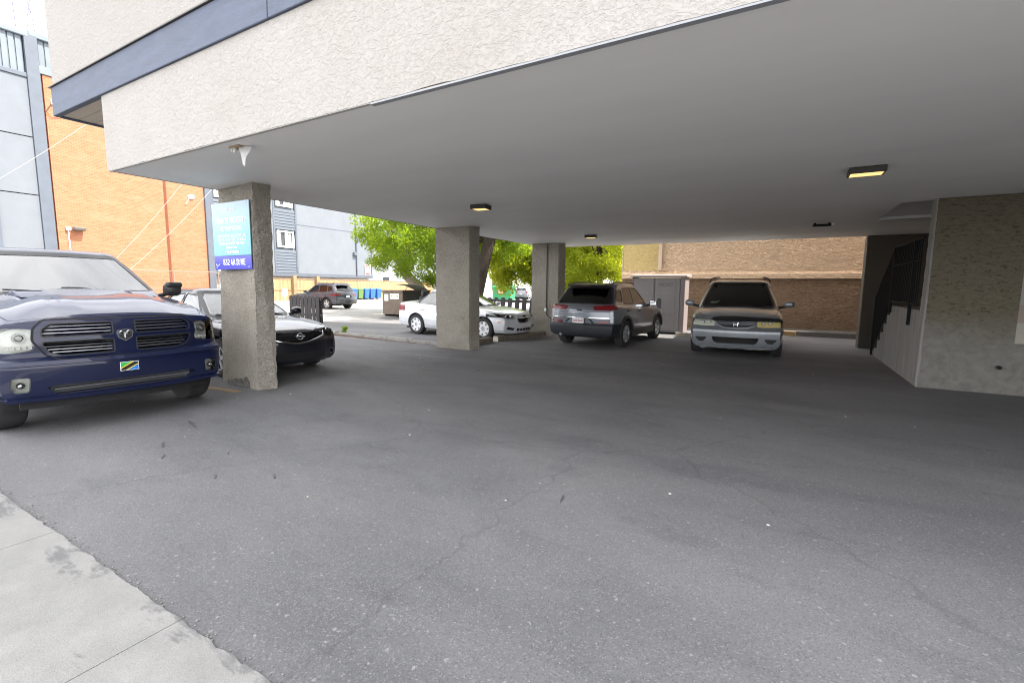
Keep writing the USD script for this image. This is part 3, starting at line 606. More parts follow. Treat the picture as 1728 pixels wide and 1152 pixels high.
# white railing in front of the brick wall
t = thing('metal_railing', 'thin pale metal railing along the foot of the brick wall', 'railing', (BX + 1.2, 0, B0))
RAILGREY = plain('railing_grey', (.22, .16, .13), .6)
for z in (0.95, 1.95):
    part('rail', cyl([0, 9.0, z], [0, 16.4, z], .022, n=6), RAILGREY, t)
for i in range(44):
    y = 9.1 + i * .166
    part('bar', cyl([0, y, .95], [0, y, 1.94], .007, n=5), RAILGREY, t)
for y in (9.0, 11.4, 13.9, 16.4):
    part('post', box(-.03, .03, y - .03, y + .03, 0, 1.99), RAILGREY, t)

# roof aerials
AER = plain('aerial_metal', (0.16, 0.15, 0.24), 0.5)
t = thing('television_aerial', 'thin television aerial on the roof of the brick building', 'aerial', (BX - .6, 8.25, 13.26))
part('mast', cyl([0, .52, 0], [0, .45, 2.6], .022, n=6), AER, t)
part('boom', [cyl([0, .45, 1.45], [0, -.75, 1.55], .014, n=6), cyl([0, .55, .25], [0, -.7, .95], .014, n=6)], AER, t)
for i in range(7):
    part('element', cyl([-.25, -.70 + i * .06, 1.28 + .05 * (i % 3)], [.25, -.66 + i * .06, 1.62 - .03 * (i % 4)], .014, n=5), AER, t)
t = thing('lattice_mast', 'slender lattice aerial mast on the roof beside the fascia corner', 'mast', (BX - .8, 9.35, 13.3))
part('leg', [tube([[0, -.16, 0], [0, -.10, 1.0], [0, .06, 1.9], [0, .10, 2.8], [0, -.02, 4.2]], .022, 5), tube([[0, .16, 0], [0, .10, 1.0], [0, -.05, 1.9], [0, .0, 2.8], [0, .08, 4.2]], .022, 5)], AER, t)
for i in range(7):
    z = .25 + i * .45
    part('brace', cyl([0, -.12, z], [0, .12, z + .3 * (-1) ** i], .014, n=5), AER, t)

# blue building with siding bays and windows
bl = thing('blue_building', 'pale blue stucco building with grey siding bays behind the grey crossover', 'building')
ZB0, ZB1 = 2.28, 13.0
SP = 2.93
def sill(k):
    return 4.25 + k * SP
wins = []
part('stucco_wall', box(BX - 8, BX, 22.83, 30.25, ZB0 + .13, ZB1), PALE, bl)
part('stucco_wall', box(BX - 8, BX, 18.3, 21.08, ZB0 + .13, ZB1), PALE, bl)
part('bay_core', box(BX - 8, BX - .12, 21.085, 22.825, ZB0 + .13, ZB1), PALE, bl)
part('bay_core', box(BX - 8, BX - .12, 16.86, 18.295, ZB0 + .13, ZB1), PALE, bl)
for zs in (6.0, 8.95, 11.9):
    part('wall_joint', box(BX - .01, BX + .012, 22.84, 30.24, zs, zs + .045), STEEL, bl)
part('base_trim', chamfer(BX - .2, BX + .06, 16.86, 30.3, ZB0 - .10, ZB0 + .12, .01), STEEL, bl)
for y in (21.02, 22.77, 16.83, 18.24, 30.16):
    part('corner_board', chamfer(BX - .14, BX + .035, y, y + .14, ZB0 + .13, ZB1, .008), STEEL, bl)
GLASSFAR = usdkit.material(stage, '/World/Looks/far_window', {'p': ('principled_bsdf', {'base_color': (0.035, 0.04, 0.045), 'roughness': 0.05, 'specular_ior_level': 0.6})}, surface='p.BSDF')
CURT = plain('pale_curtain', (0.55, 0.54, 0.50), 0.9)
def far_window(parent, y0, y1, z0, z1, x=BX):
    w = part('window', box(x - .10, x + .05, y0, y1, z0, z1) - box(x - 1, x + 1, y0 + .11, y1 - .11, z0 + .11, z1 - .11), WHITE, parent)
    ym = (y0 + y1) / 2
    part('mullion', box(x - .06, x + .045, ym - .035, ym + .035, z0 + .112, z1 - .112), WHITE, w)
    part('pane', box(x - .08, x - .06, y0 + .112, y1 - .112, z0 + .112, z1 - .112), GLASSFAR, w)
    for s in (y0 + .16, ym + .12, y1 - .34):
        part('curtain', box(x - .058, x - .05, s, s + .16, z0 + .13, z1 - .13), CURT, w)
for k in range(0, 3):
    far_window(bl, 21.30, 22.62, sill(k), sill(k) + 1.2)
    far_window(bl, 17.05, 18.15, sill(k) - .1, sill(k) + 1.25)
far_window(bl, 17.05, 18.15, 1.45 + .9, 2.9)
for (ya, yb) in ((21.17, 22.765), (16.98, 18.235)):
    z = ZB0 + .15
    while z < ZB1 - .1:
        inwin = any(z + .2 > sill(k) - .12 and z < sill(k) + 1.3 for k in range(3))
        spans = [(ya, yb)] if not inwin else [(ya, ya + .06), (yb - .10, yb)]
        if not inwin:
            part('siding_board', prism_y([[BX - .11, z], [BX + .02, z], [BX - .015, z + .205], [BX - .11, z + .205]], ya, yb), SIDING, bl)
        z += .208
part('downpipe', [cyl([BX + .08, 28.5, ZB0 + .05], [BX + .08, 28.5, ZB1], .05, n=8)], STEEL, bl)
part('meter', rbox(BX + .0, BX + .22, 28.15, 28.45, 4.05, 4.35, .04), STEEL, bl)
part('foundation_wall', box(BX - 7, BX - .35, 16.9, 30.2, B0 + .05, ZB0 - .1), mat('white_foundation', (0.70, 0.70, 0.69), 0.9, 0.04, 1.0, space='world'), bl)
RED = plain('sign_red', (0.62, 0.045, 0.04), 0.5)
def notice(name, y0, y1, z0, z1, label, x=BX + .02):
    t = thing(name, label, 'sign')
    part('panel', box(x, x + .02, y0, y1, z0, z1), WHITE, t)
    h = z1 - z0
    part('red_band', box(x + .02, x + .026, y0 + .04, y1 - .04, z1 - .36 * h, z1 - .05 * h), RED, t)
    part('red_band', box(x + .02, x + .026, y0 + .04, y1 - .04, z0 + .05 * h, z0 + .16 * h), RED, t)
    part('lettering', text('NO', h * .17, .004, [x + .026, (y0 + y1) / 2, z1 - .30 * h], [0, 1, 0], [0, 0, 1], True), WHITE, t)
    part('lettering', text('PARKING', h * .12, .004, [x + .0205, (y0 + y1) / 2, z1 - .55 * h], [0, 1, 0], [0, 0, 1], True, (y1 - y0) * .8), RED, t)
notice('no_parking_sign', 29.42, 30.10, 2.46, 3.34, 'red and white no parking notice low on the blue building')
t = thing('alley_sign', 'small red round topped sign on a white post beside the front column', 'sign', (-24.0, 13.55, 0))
part('post', cyl([0, 0, 0], [0, 0, 2.1], .03, n=8), WHITE, t)
part('panel', box(.03, .05, -.22, .22, 1.98, 2.6), RED, t)
part('lower_panel', box(.03, .05, -.22, .22, 1.55, 1.95), WHITE, t)

# wooden fence under the blue building and its posts
WOOD = [mat('cedar_%s' % w, c, 0.85, 0.22, 3.0, stretch=(2, 2, .5), space='world') for w, c in (('light', (0.40, 0.265, 0.145)), ('mid', (0.34, 0.215, 0.115)), ('warm', (0.42, 0.26, 0.13)))]
fn = thing('wooden_fence', 'long tan cedar board fence behind the grey crossover', 'fence', (-31.6, 0, .36))
y = 17.0; i = 0
while y < 38:
    part('board', box(0, .022, y, y + .146, 0.02, 1.58 + .015 * math.sin(i * 2.7)), WOOD[(i * 7 + i // 3) % 3], fn)
    y += .152; i += 1
part('cap_rail', box(-.03, .06, 17.0, 38, 1.60, 1.64), WOOD[1], fn)
part('rail', box(.023, .06, 17.0, 38, .78, .86), WOOD[1], fn)
for yy in (22.0, 24.0):
    part('post', box(.03, .26, yy, yy + .26, 0, 1.86), mat('fence_post_%d' % yy, (0.27, 0.185, 0.10), 0.85, 0.2, 3.0, space='world'), fn)

# wheelie bins
BINBLUE = mat('bin_blue', (0.03, 0.12, 0.42), 0.5, 0.08, 3.0)
BINGREEN = mat('bin_green', (0.10, 0.19, 0.05), 0.5, 0.08, 3.0)
def bin_parts(t, m):
    part('bin_body', Manifold.hull_points([[-.24, -.22, .08], [.24, -.22, .08], [-.24, .22, .08], [.24, .22, .08], [-.30, -.27, .84], [.30, -.27, .84], [-.30, .27, .84], [.30, .27, .84]]), m, t)
    part('bin_lid', Manifold.hull_points([[-.32, -.29, .845], [.32, -.29, .845], [-.32, .29, .845], [.32, .29, .845], [-.27, -.24, .92], [.27, -.24, .90], [-.27, .24, .92], [.27, .24, .90]]), m, t)
    part('handle', cyl([-.33, -.22, .80], [-.33, .22, .80], .02, n=6), m, t)
    for s in (-1, 1):
        part('wheel', cyl([-.24, s * .25, .10], [-.24, s * .21, .10], .10, n=12), GAP, t)
for i, (px_y, col, lb) in enumerate([(26.35, BINBLUE, 'blue wheelie bin half hidden behind the grey crossover'), (26.95, BINGREEN, 'green wheelie bin between blue ones at the fence'), (27.60, BINBLUE, 'blue wheelie bin just right of the green bin'), (28.30, BINBLUE, 'blue wheelie bin in the middle of the last three by the fence'), (29.0, BINBLUE, 'blue wheelie bin nearest the dumpster, last of the row')]):
    t = thing('wheelie_bin', lb, 'bin', (-30.9, px_y + .75, .38), 0.05 * ((i * 37) % 5 - 2), 'bins in a row along the fence')
    bin_parts(t, col)

# dumpster with its lid ajar
DUMP = mat('rusty_dumpster', (0.15, 0.115, 0.09), 0.75, 0.22, 2.5, 0.3, 20, .01, dark=(0.07, 0.05, 0.04), dscale=2.0, damt=0.7)
DUMPD = mat('dark_dumpster_side', (0.035, 0.03, 0.028), 0.8, 0.25, 3.0, 0.3, 20, .01)
t = thing('dumpster', 'brown steel dumpster with its lid ajar behind the white sedan', 'dumpster', (-17.75, 17.45, 0))
part('front_panel', chamfer(0, 1.36, 0, .06, .10, 1.30, .01), DUMP, t)
part('side_panel', chamfer(1.30, 1.36, .061, 2.1, .10, 1.30, .01), DUMPD, t)
part('side_panel', chamfer(0, .06, .061, 2.1, .10, 1.30, .01), DUMP, t)
part('rear_panel', box(.061, 1.299, 2.04, 2.1, .10, 1.30), DUMP, t)
part('floor', box(.061, 1.299, .061, 2.04, .10, .16), DUMPD, t)
for z in (.45, .85, 1.24):
    part('rib', box(1.361, 1.42, .06, 2.08, z, z + .07), DUMPD, t)
part('rim', [box(-.03, 1.39, -.03, 0, 1.22, 1.31), box(1.361, 1.40, -.03, 2.1, 1.301, 1.33)], DUMP, t)
part('skid', [box(.1, .2, .02, 2.0, 0, .099), box(1.15, 1.25, .02, 2.0, 0, .099)], DUMPD, t)
part('lid', prism_y([[1.36, 1.335], [.66, 1.56], [.10, 1.60], [.10, 1.63], [.67, 1.595], [1.37, 1.37]], .9, 1.9), DUMPD, t)
part('prop', cyl([.62, 1.0, 1.30], [.72, 1.1, 1.55], .02, n=6), DUMPD, t)
part('label_sheet', box(.14, .40, -.008, -.002, .78, 1.12), WHITE, t)
part('label_sheet', box(.52, 1.12, -.008, -.002, .88, 1.16), WHITE, t)
for x in (.62, 1.02):
    part('hazard_mark', cyl([x, -.009, 1.03], [x, -.012, 1.03], .06, n=14), plain('hazard_yellow_%d' % int(x * 100), (0.55, 0.45, 0.03), .5), t)

# black picket fences
PICK = mat('black_stained_wood', (0.022, 0.020, 0.022), 0.75, 0.3, 6.0, stretch=(2, 2, .5))
def pickets(label, x0, y0, x1, y1, pitch, w, top, lean=0.0):
    t = thing('picket_fence', label, 'fence', (x0, y0, 0), math.atan2(y1 - y0, x1 - x0))
    L = math.hypot(x1 - x0, y1 - y0)
    n = int(L / pitch)
    for i in range(n + 1):
        x = i * pitch
        l = lean + .02 * math.sin(i * 3.1)
        h = top + .012 * math.sin(i * 1.7)
        part('picket', prism_y([[x - l, .04], [x + w - l, .04], [x + w + l, h - .05], [x + w + l - .03, h], [x + l + .03, h], [x + l, h - .05]], -.022, 0), PICK, t)
    for z in (.28, top - .17):
        part('rail', box(-.05, L + w, .001, .045, z, z + .09), PICK, t)
    for x in (.02, L * .52, L):
        part('post', box(x, x + .09, .046, .136, 0, top - .06), PICK, t)
pickets('low black picket fence behind the black sedan, facing the sunlit alley', -18.3, 12.62, -16.25, 12.45, .275, .225, 1.10, .01)
pickets('low black picket fence with leaning boards behind the white sedan', -11.2, 15.75, -8.0, 15.35, .34, .19, 1.13, .05)
t = thing('concrete_block', 'tan concrete block at the foot of the picket fence by the rear column', 'block', (-7.5, 14.3, 0), .1)
part('block', chamfer(-.2, .2, -.15, .15, 0, .26, .02), mat('tan_block', (0.33, 0.27, 0.19), .9, .15, 5), t)
t = thing('small_post_sign', 'small white plate on a thin post above the black sedan bonnet', 'sign', (-20.5, 13.9, 0))
part('post', cyl([0, 0, 0], [0, 0, 1.25], .022, n=8), WHITEMETAL, t)
part('plate', box(.02, .03, -.13, .13, 1.02, 1.34), WHITE, t)
# timber wheel stops between the columns
TIMBER = mat('weathered_timber', (0.16, 0.135, 0.105), 0.9, 0.3, 4.0, 0.6, 30, .01, dark=(0.07, 0.055, 0.045), dscale=3, damt=.7, stretch=(3, .6, 3))
ENDG = mat('pale_end_grain', (0.42, 0.39, 0.33), .9, .15, 12)
for (a, b, lb) in (((-7.02, 9.62), (-7.02, 10.92), 'short weathered timber wheel stop between middle column and white sedan'), ((-7.02, 11.22), (-6.66, 13.55), 'long weathered timber wheel stop before the white sedan bumper')):
    a, b = np.array(a), np.array(b); L = np.linalg.norm(b - a)
    t = thing('timber_wheel_stop', lb, 'wheel stop', (*a, 0), math.atan2(b[1] - a[1], b[0] - a[0]))
    part('timber', prism_x([[-.10, 0], [.10, 0], [.105, .10], [.075, .155], [-.07, .15], [-.105, .11]], 0, L), TIMBER, t)
    part('end_face', prism_x([[-.095, .005], [.095, .005], [.098, .10], [.07, .148], [-.066, .144], [-.098, .105]], -.006, -.001), ENDG, t)
t = thing('parking_curb', 'short pale concrete wheel stop in front of the grey storage cabinet', 'wheel stop', (-3.0, 15.9, 0), .0)
part('curb_block', prism_x([[-.09, 0], [.09, 0], [.06, .12], [-.06, .12]], 0, .75), mat('pale_curb', (0.36, 0.33, 0.26), .9, .15, 6), t)

# ------------------------------------------------------------------ rear wall of the lot
pw = thing('peach_building', 'peach stucco building closing the rear of the parking', 'building')
PX = -5.93
part('upper_wall', box(-4.329, 16, 19.5, 22.0, 2.262, 5.6), PEACH, pw)
part('upper_wall', box(PX, -4.331, 19.5, 22.0, 2.262, 5.6), stucco('leaf_light_stucco', (0.68, 0.53, 0.24), 6.5, 0.455, 0.53, 0.85, 0.025, var=0.06, damt=0.1, stretch=(1, 1, 2.2)), pw, label='end of the upper wall with light off the leaves painted in olive tan')  # yellow-green light reflected by the trees is painted into this stucco
part('lower_wall', box(PX + .02, 16, 19.42, 19.55, -.05, 1.93), PEACH_LOW, pw)
part('added_sun_block', box(3.95, 10, 15.97, 19.35, -.05, 3.87), PEACH_LOW, pw)  # unseen wall, added to keep the sun out of the rear gap
part('added_sun_block', box(3.95, 10, 15.75, 19.35, 3.875, 8.0), PEACH, pw)  # upper half of the added sun-blocking wall
part('ledge', prism_x([[19.36, 1.935], [19.55, 1.935], [19.55, 2.26], [19.497, 2.26], [19.497, 2.19], [19.37, 2.10]], PX - .01, 16), PEACH, pw)
part('core', box(PX + .05, 16, 19.56, 21.9, -.05, 2.19), PEACH_LOW, pw)
part('corner_strip', box(PX - .03, PX - .002, 19.48, 19.62, -.05, 5.6), TRIM_PALE, pw)
part('downpipe', chamfer(-4.47, -4.33, 19.40, 19.498, 2.27, 5.6, .01), TRIM_PALE, pw)

# storage cabinet
SHED = mat('grey_resin', (0.30, 0.285, 0.285), 0.55, 0.05, 2.0)
SHEDP = mat('pinkish_resin', (0.27, 0.23, 0.23), 0.55, 0.05, 2.0)
t = thing('storage_cabinet', 'tall grey resin storage cabinet with double doors beside the minivan', 'cabinet', (-4.62, 16.45, 0))
part('carcass', box(.02, 1.66, .05, .72, 0.05, 1.90), SHED, t)
part('side_panel', chamfer(1.60, 1.75, .0, .74, .02, 1.93, .01), SHEDP, t)
part('side_panel', chamfer(-.04, .019, .0, .74, .02, 1.93, .01), SHEDP, t)
for i, (a, b) in enumerate(((.03, .735), (.765, 1.59))):
    d = part('door', chamfer(a, b, .0, .048, .10, 1.89, .008), SHED, t)
    for z0, z1 in ((.14, .66), (.70, 1.28), (1.32, 1.86)):
        part('door_panel', chamfer(a + .03, b - .03 - .12 * i, -.010, -.0005, z0, z1, .006), SHED, d)
part('handle', rbox(.86, .98, -.045, -.011, .86, 1.20, .02), plain('cabinet_handle', (0.08, 0.08, 0.085), .5), t)
part('plinth', box(0, 1.7, .0, .7, 0, .045), GAP, t)
part('cabinet_roof', Manifold.hull_points([[-.10, -.08, 1.935], [1.82, -.08, 1.935], [-.10, .80, 1.935], [1.82, .80, 1.935], [-.08, -.06, 1.985], [1.80, -.06, 1.985], [-.08, .78, 2.04], [1.80, .78, 2.04]]), SHEDP, t)
part('lettering', text('NOVO', .11, .003, [1.13, -.0105, 1.62], [1, 0, 0], [0, 0, 1], False, .42), plain('worn_print', (0.13, 0.12, 0.12), .7), t)

# ------------------------------------------------------------------ far things beyond the trees
FARW = mat('far_white_siding', (0.62, 0.63, 0.65), 0.8, 0.05, 1.0, space='world')
hs = thing('white_house', 'white two storey house far behind the trees', 'house')
part('wall', box(-46, -31, 40, 52, 0, 6.2), FARW, hs)
part('roof', Manifold.hull_points([[-47, 39.5, 6.2], [-30.4, 39.5, 6.2], [-47, 52.5, 6.2], [-30.4, 52.5, 6.2], [-47, 46, 9.2], [-30.4, 46, 9.2]]), STEEL, hs)
for xx in (-43.5, -40, -36.5, -33.5):
    for zz in (1.2, 4.0):
        w = part('window', box(xx - .6, xx + .6, 39.94, 40.02, zz, zz + 1.4) - box(xx - .5, xx + .5, 39, 41, zz + .1, zz + 1.3), WHITE, hs)
        part('pane', box(xx - .498, xx + .498, 39.97, 39.999, zz + .102, zz + 1.298), GLASSFAR, w)
for yy in (42, 45.5, 49):
    for zz in (1.2, 4.0):
        w = part('window', box(-31.02, -30.94, yy - .6, yy + .6, zz, zz + 1.4) - box(-32, -30, yy - .5, yy + .5, zz + .1, zz + 1.3), WHITE, hs)
        part('pane', box(-30.999, -30.97, yy - .498, yy + .498, zz + .102, zz + 1.298), GLASSFAR, w)
gr = thing('green_skip', 'green metal bin far off under the yellow leaves', 'bin', (-27.4, 45.5, 0), .15)
GREENP = plain('skip_green', (0.03, 0.27, 0.11), .5)
part('tub', Manifold.hull_points([[-1.0, -.7, .1], [1.0, -.7, .1], [-1.0, .7, .1], [1.0, .7, .1], [-1.15, -.8, 1.5], [1.15, -.8, 1.5], [-1.15, .8, 1.5], [1.15, .8, 1.5]]), GREENP, gr)
part('lid', Manifold.hull_points([[-1.2, -.85, 1.505], [1.2, -.85, 1.505], [-1.2, .85, 1.505], [1.2, .85, 1.505], [-1.1, -.2, 1.75], [1.1, -.2, 1.75]]), GREENP, gr)
part('notice', box(-.35, .2, -.84, -.80, .8, 1.2), plain('peach_notice', (0.65, 0.35, 0.25), .6), gr)

# ------------------------------------------------------------------ trees
BARK = mat('grey_brown_bark', (0.034, 0.024, 0.017), 0.9, 0.45, 9.0, 1.0, 16.0, .06, stretch=(1.5, 1.5, .3), space='world')
BARKP = mat('pale_bark', (0.21, 0.17, 0.14), 0.9, 0.3, 9.0, 0.8, 26.0, .03, stretch=(1.5, 1.5, .3), space='world')
def leaf_mat(name, cols, trans):
    return usdkit.material(stage, '/World/Looks/' + name, {
        'g': ('geometry', {}), 'r': ('rgb_ramp', {'ramp': cols}), 'rt': ('rgb_ramp', {'ramp': trans}),
        'd': ('principled_bsdf', {'roughness': 0.5, 'specular_ior_level': 0.3}), 't': ('translucent_bsdf', {}), 'm': ('mix_closure', {'fac': 0.55})},
        [('g.random_per_island', 'r.fac'), ('g.random_per_island', 'rt.fac'), ('r.color', 'd.base_color'), ('rt.color', 't.color'), ('d.BSDF', 'm.closure1'), ('t.BSDF', 'm.closure2')], surface='m.closure')
LEAF_A = leaf_mat('green_leaf', [(0, (.05, .10, .014)), (.25, (.10, .16, .018)), (.5, (.15, .21, .02)), (.8, (.24, .26, .025)), (1, (.40, .30, .04))], [(0, (.42, .56, .02)), (.5, (.58, .68, .03)), (.85, (.80, .76, .035)), (1, (.88, .62, .05))])
LEAF_B = leaf_mat('yellow_green_leaf', [(0, (.06, .11, .018)), (.35, (.18, .23, .03)), (.7, (.32, .33, .04)), (1, (.48, .42, .07))], [(0, (.70, .74, .03)), (.5, (.90, .86, .04)), (1, (.95, .82, .06))])
def leaves(centres, radii, per, size, seed, squash=.8):
    r = np.random.default_rng(seed)
    C, Rr = np.asarray(centres), np.asarray(radii)
    n = len(C) * per
    idx = np.repeat(np.arange(len(C)), per)
    d = r.normal(size=(n, 3)); d /= np.linalg.norm(d, axis=1, keepdims=True)
    rad = Rr[idx] * r.random(n) ** .45
    P = C[idx] + d * rad[:, None] * [1, 1, squash]
    P[:, 2] -= .12 * r.random(n)
    nr = r.normal(size=(n, 3)) + [0, 0, .55]; nr /= np.linalg.norm(nr, axis=1, keepdims=True)
    a = np.cross(nr, r.normal(size=(n, 3))); a /= np.linalg.norm(a, axis=1, keepdims=True)
    b = np.cross(nr, a)
    L = size * (.65 + .7 * r.random(n))[:, None]; W = L * .36
    fold = nr * (L * .10)
    v = np.stack([P - a * L, P + b * W + fold, P + a * L, P - b * W + fold], 1).reshape(-1, 3)
    o = np.arange(n)[:, None] * 4
    f = np.concatenate([o + [0, 1, 2], o + [0, 2, 3]], 1).reshape(-1, 3)
    return v, f
def crown_points(cx, cy, cz, rx, ry, rz, n, seed, zmin=None, low=None):
    r = np.random.default_rng(seed); out = []
    while len(out) < n:
        d = r.normal(size=3); d /= np.linalg.norm(d)
        k = (.35 + .65 * r.random() ** .6) * (0.82 + .36 * float(meshkit.noise(d * 2.2 + seed, seed)))
        q = np.array([cx, cy, cz]) + d * k * [rx, ry, rz]
        lo = zmin if low is None else low(q)
        if lo is None or q[2] > lo:
            out.append(q)
    return np.array(out)
def tree(label, trunk, rad, cps, crad, per, size, leafm, seed, bark=BARK, extra=None):
    t = thing('tree', label, 'tree')
    part('trunk', tube(trunk, rad, 12), bark, t, smooth=True)
    r = np.random.default_rng(seed + 5)
    fork = np.array(trunk[-1])
    limbs = []
    for q in cps[:: max(1, len(cps) // 11)]:
        st = np.array(trunk[-1 - (r.integers(0, 2))])
        mid = (st + q) / 2 + r.normal(size=3) * .25 + [0, 0, .3]
        u = np.linspace(0, 1, 7)[:, None]
        pth = (1 - u) ** 2 * st + 2 * u * (1 - u) * mid + u ** 2 * q
        limbs.append(tube(pth, np.linspace(rad[-1] * .34, .012, 7), 6))
    part('limbs', limbs, bark, t, smooth=True)
    rr = crad * (.75 + .5 * r.random(len(cps)))
    part('crown', leaves(cps, rr, per, size, seed), leafm, t)
    return t
lowA = lambda q: 2.15 + .25 * math.sin(q[0] * 2.1) - (1.0 if -16.4 < q[0] < -14.2 else 0) + (0.25 if q[0] > -13.2 else 0)
cpA = crown_points(-15.6, 19.2, 4.4, 4.9, 3.0, 2.6, 190, 3, low=lowA)
tree('broad green tree with a rough dark trunk behind the white sedan', [[-13.1, 18.5, -.1], [-12.95, 18.5, .5], [-12.62, 18.5, 1.25], [-12.35, 18.5, 2.3], [-11.95, 18.5, 3.65], [-11.9, 18.6, 5.0]], [.42, .36, .30, .29, .27, .2], cpA, .62, 330, .075, LEAF_A, 11)
cpL = crown_points(-19.9, 21.6, 5.0, 2.4, 2.0, 2.2, 50, 8, zmin=3.0)
tree('leaning pale trunked tree growing out behind the dumpster', [[-16.9, 20.3, -.1], [-17.3, 20.35, .8], [-17.85, 20.4, 1.4], [-18.75, 20.4, 2.1], [-19.8, 20.6, 3.3]], [.36, .33, .30, .28, .2], cpL, .55, 200, .09, LEAF_A, 21, BARKP)
lowB = lambda q: 1.45 + .3 * math.sin(q[0] * 1.7 + 1)
cpB = crown_points(-12.6, 26.5, 3.4, 5.2, 2.4, 2.4, 230, 5, low=lowB)
tree('yellow green sunlit tree filling the gap around the rear column', [[-10.5, 27.2, -.1], [-10.5, 27.2, 1.5], [-10.7, 27.1, 3.0], [-11.0, 27.0, 4.6]], [.30, .25, .22, .16], cpB, .78, 420, .10, LEAF_B, 31)
lowC = lambda q: 1.2 + .3 * math.sin(q[0] * 2.3)
cpC = crown_points(-8.3, 23.0, 4.2, 2.1, 1.7, 2.8, 90, 6, low=lowC)
tree('bright lime tree standing at the corner of the peach wall', [[-8.2, 23.4, -.1], [-8.2, 23.4, 1.2], [-8.35, 23.2, 2.6], [-8.2, 23.1, 3.6]], [.20, .17, .14, .1], cpC, .6, 330, .08, LEAF_B, 41)

# dead leaves along the kerb and under the off-roader
def litter_leaves(name, pts, sz, seed, m):
    r = np.random.default_rng(seed); v, f = [], []
    for k, (x, y, z) in enumerate(pts):
        a = r.random() * 6.28; L = sz * (.6 + .8 * r.random()); c, s = math.cos(a), math.sin(a); h = r.random(4) * .02
        q = [[-L, 0], [0, .4 * L], [L, 0], [0, -.4 * L]]
        v += [[x + c * p[0] - s * p[1], y + s * p[0] + c * p[1], z + .004 + h[i]] for i, p in enumerate(q)]
        f += [[4 * k, 4 * k + 1, 4 * k + 2], [4 * k, 4 * k + 2, 4 * k + 3]]
    part(name, (np.array(v), np.array(f)), m, None, kind='stuff')
DEADM = usdkit.material(stage, '/World/Looks/dead_leaf', {'g': ('geometry', {}), 'r': ('rgb_ramp', {'ramp': [(0, (.16, .07, .03)), (.5, (.30, .15, .05)), (.8, (.42, .26, .07)), (1, (.5, .42, .12))]}), 'p': ('principled_bsdf', {'roughness': .8})}, [('g.random_per_island', 'r.fac'), ('r.color', 'p.base_color')], surface='p.BSDF')
pl = []
for i in range(520):
    x = -12.6 + abs(rng.normal(0, 1.7)); yk = 10.02 - (x + 12.5) * .085
    pl.append((min(x, -7.9), yk - .06 - abs(rng.normal(0, .09)), 0))
for i in range(130):
    pl.append((rng.uniform(-7.3, -5.9), rng.uniform(12.6, 14.4), 0))
for i in range(45):
    pl.append((rng.uniform(-6, 1), rng.uniform(7, 12), 0))
litter_leaves('dead_leaves', pl, .035, 3, DEADM)
t = thing('weed', 'small green weed sprouting from the kerb beside the black sedan', 'plant', (-12.05, 10.15, .05))
part('leaf', leaves([[0, 0, .12], [.05, .02, .2]], [.12, .09], 40, .05, 9), LEAF_A, t)
part('stem', tube([[0, 0, 0], [.02, 0, .15]], .008, 5), LEAF_A, t)

# overhead wires slanting across the brick wall
WIREPTS = [((-23.0, 3.5, 3.3), (-23.0, 9.6, 9.4)), ((-23.0, 7.6, 1.6), (-23.0, 12.2, 7.7)), ((-23.0, 8.3, 1.6), (-23.0, 13.4, 7.4))]
WIRE = plain('pale_wire', (0.40, 0.36, 0.33), .6)
for i, (a, b) in enumerate(WIREPTS):
    a, b = np.array(a), np.array(b); u = np.linspace(0, 1, 12)[:, None]
    q = a + u * (b - a); q[:, 2] -= (.25 * 4 * u * (1 - u))[:, 0]
    part('overhead_wire', tube(q, .008, 5), WIRE, None, label=['pale overhead wire running left up past the corner of the brick wall', 'pale overhead wire, left of the pair crossing the brick wall', 'pale overhead wire, right of the pair crossing the brick wall'][i], cat='wire', group='overhead wires before the brick wall')
# ------------------------------------------------------------------ vehicles: a lofted body cut by wheel arches, doors and windows
RUBBER = mat('tyre_rubber', (0.022, 0.022, 0.023), 0.85, 0.3, 12.0, 0.3, 60, .004)
ALLOY = plain('alloy_rim', (0.55, 0.56, 0.58), 0.32, 0.7, coat=.4)
ALLOYD = plain('dark_alloy', (0.30, 0.31, 0.33), 0.35, 0.7)
DARKPL = plain('black_plastic', (0.018, 0.018, 0.02), 0.45)
MATTEBL = plain('matte_black', (0.010, 0.010, 0.011), 0.8)
CHROME = plain('chrome', (0.72, 0.73, 0.75), 0.12, 1.0)
LAMPGLASS = glassy('lamp_cover', (0.94, 0.95, 0.93), 1.5)
LAMPYEL = glassy('aged_lamp_cover', (0.95, 0.90, 0.74), 1.45)
REFLECT = plain('lamp_reflector', (0.52, 0.53, 0.52), 0.35, 0.2)
REDLENS = usdkit.material(stage, '/World/Looks/red_lens', {'p': ('principled_bsdf', {'base_color': (0.15, 0.004, 0.007), 'roughness': 0.25, 'coat_weight': 0.25})}, surface='p.BSDF')
REDGLOW = plain('red_lens_light', (0.55, 0.07, 0.07), 0.2, coat=.5)
AMBER = plain('amber_lens', (0.62, 0.20, 0.03), 0.2, coat=1.0)
GLASS = dusty_glare_glass('clear_window', (0.80, 0.86, 0.83), 1.95, 0.05)
SHADEGLASS = glassy('shaded_window', (0.72, 0.80, 0.72), 1.42)
TINT = glassy('tinted_window', (0.25, 0.27, 0.27), 1.7)
DEEPTINT = glassy('dark_window', (0.05, 0.055, 0.055), 1.52)
CABIN = plain('cabin_grey', (0.055, 0.055, 0.058), 0.8)
SEATM = plain('seat_fabric', (0.07, 0.07, 0.075), 0.9)
MIRRORM = plain('mirror_silver', (0.75, 0.77, 0.8), 0.03, 1.0)
PLATEW = plain('plate_white', (0.72, 0.72, 0.74), 0.4)
PLATER = plain('plate_red', (0.30, 0.04, 0.05), 0.5)

def interp(keys, col):
    k = np.array(sorted(keys), float)
    return PchipInterpolator(k[:, 0], k[:, col])

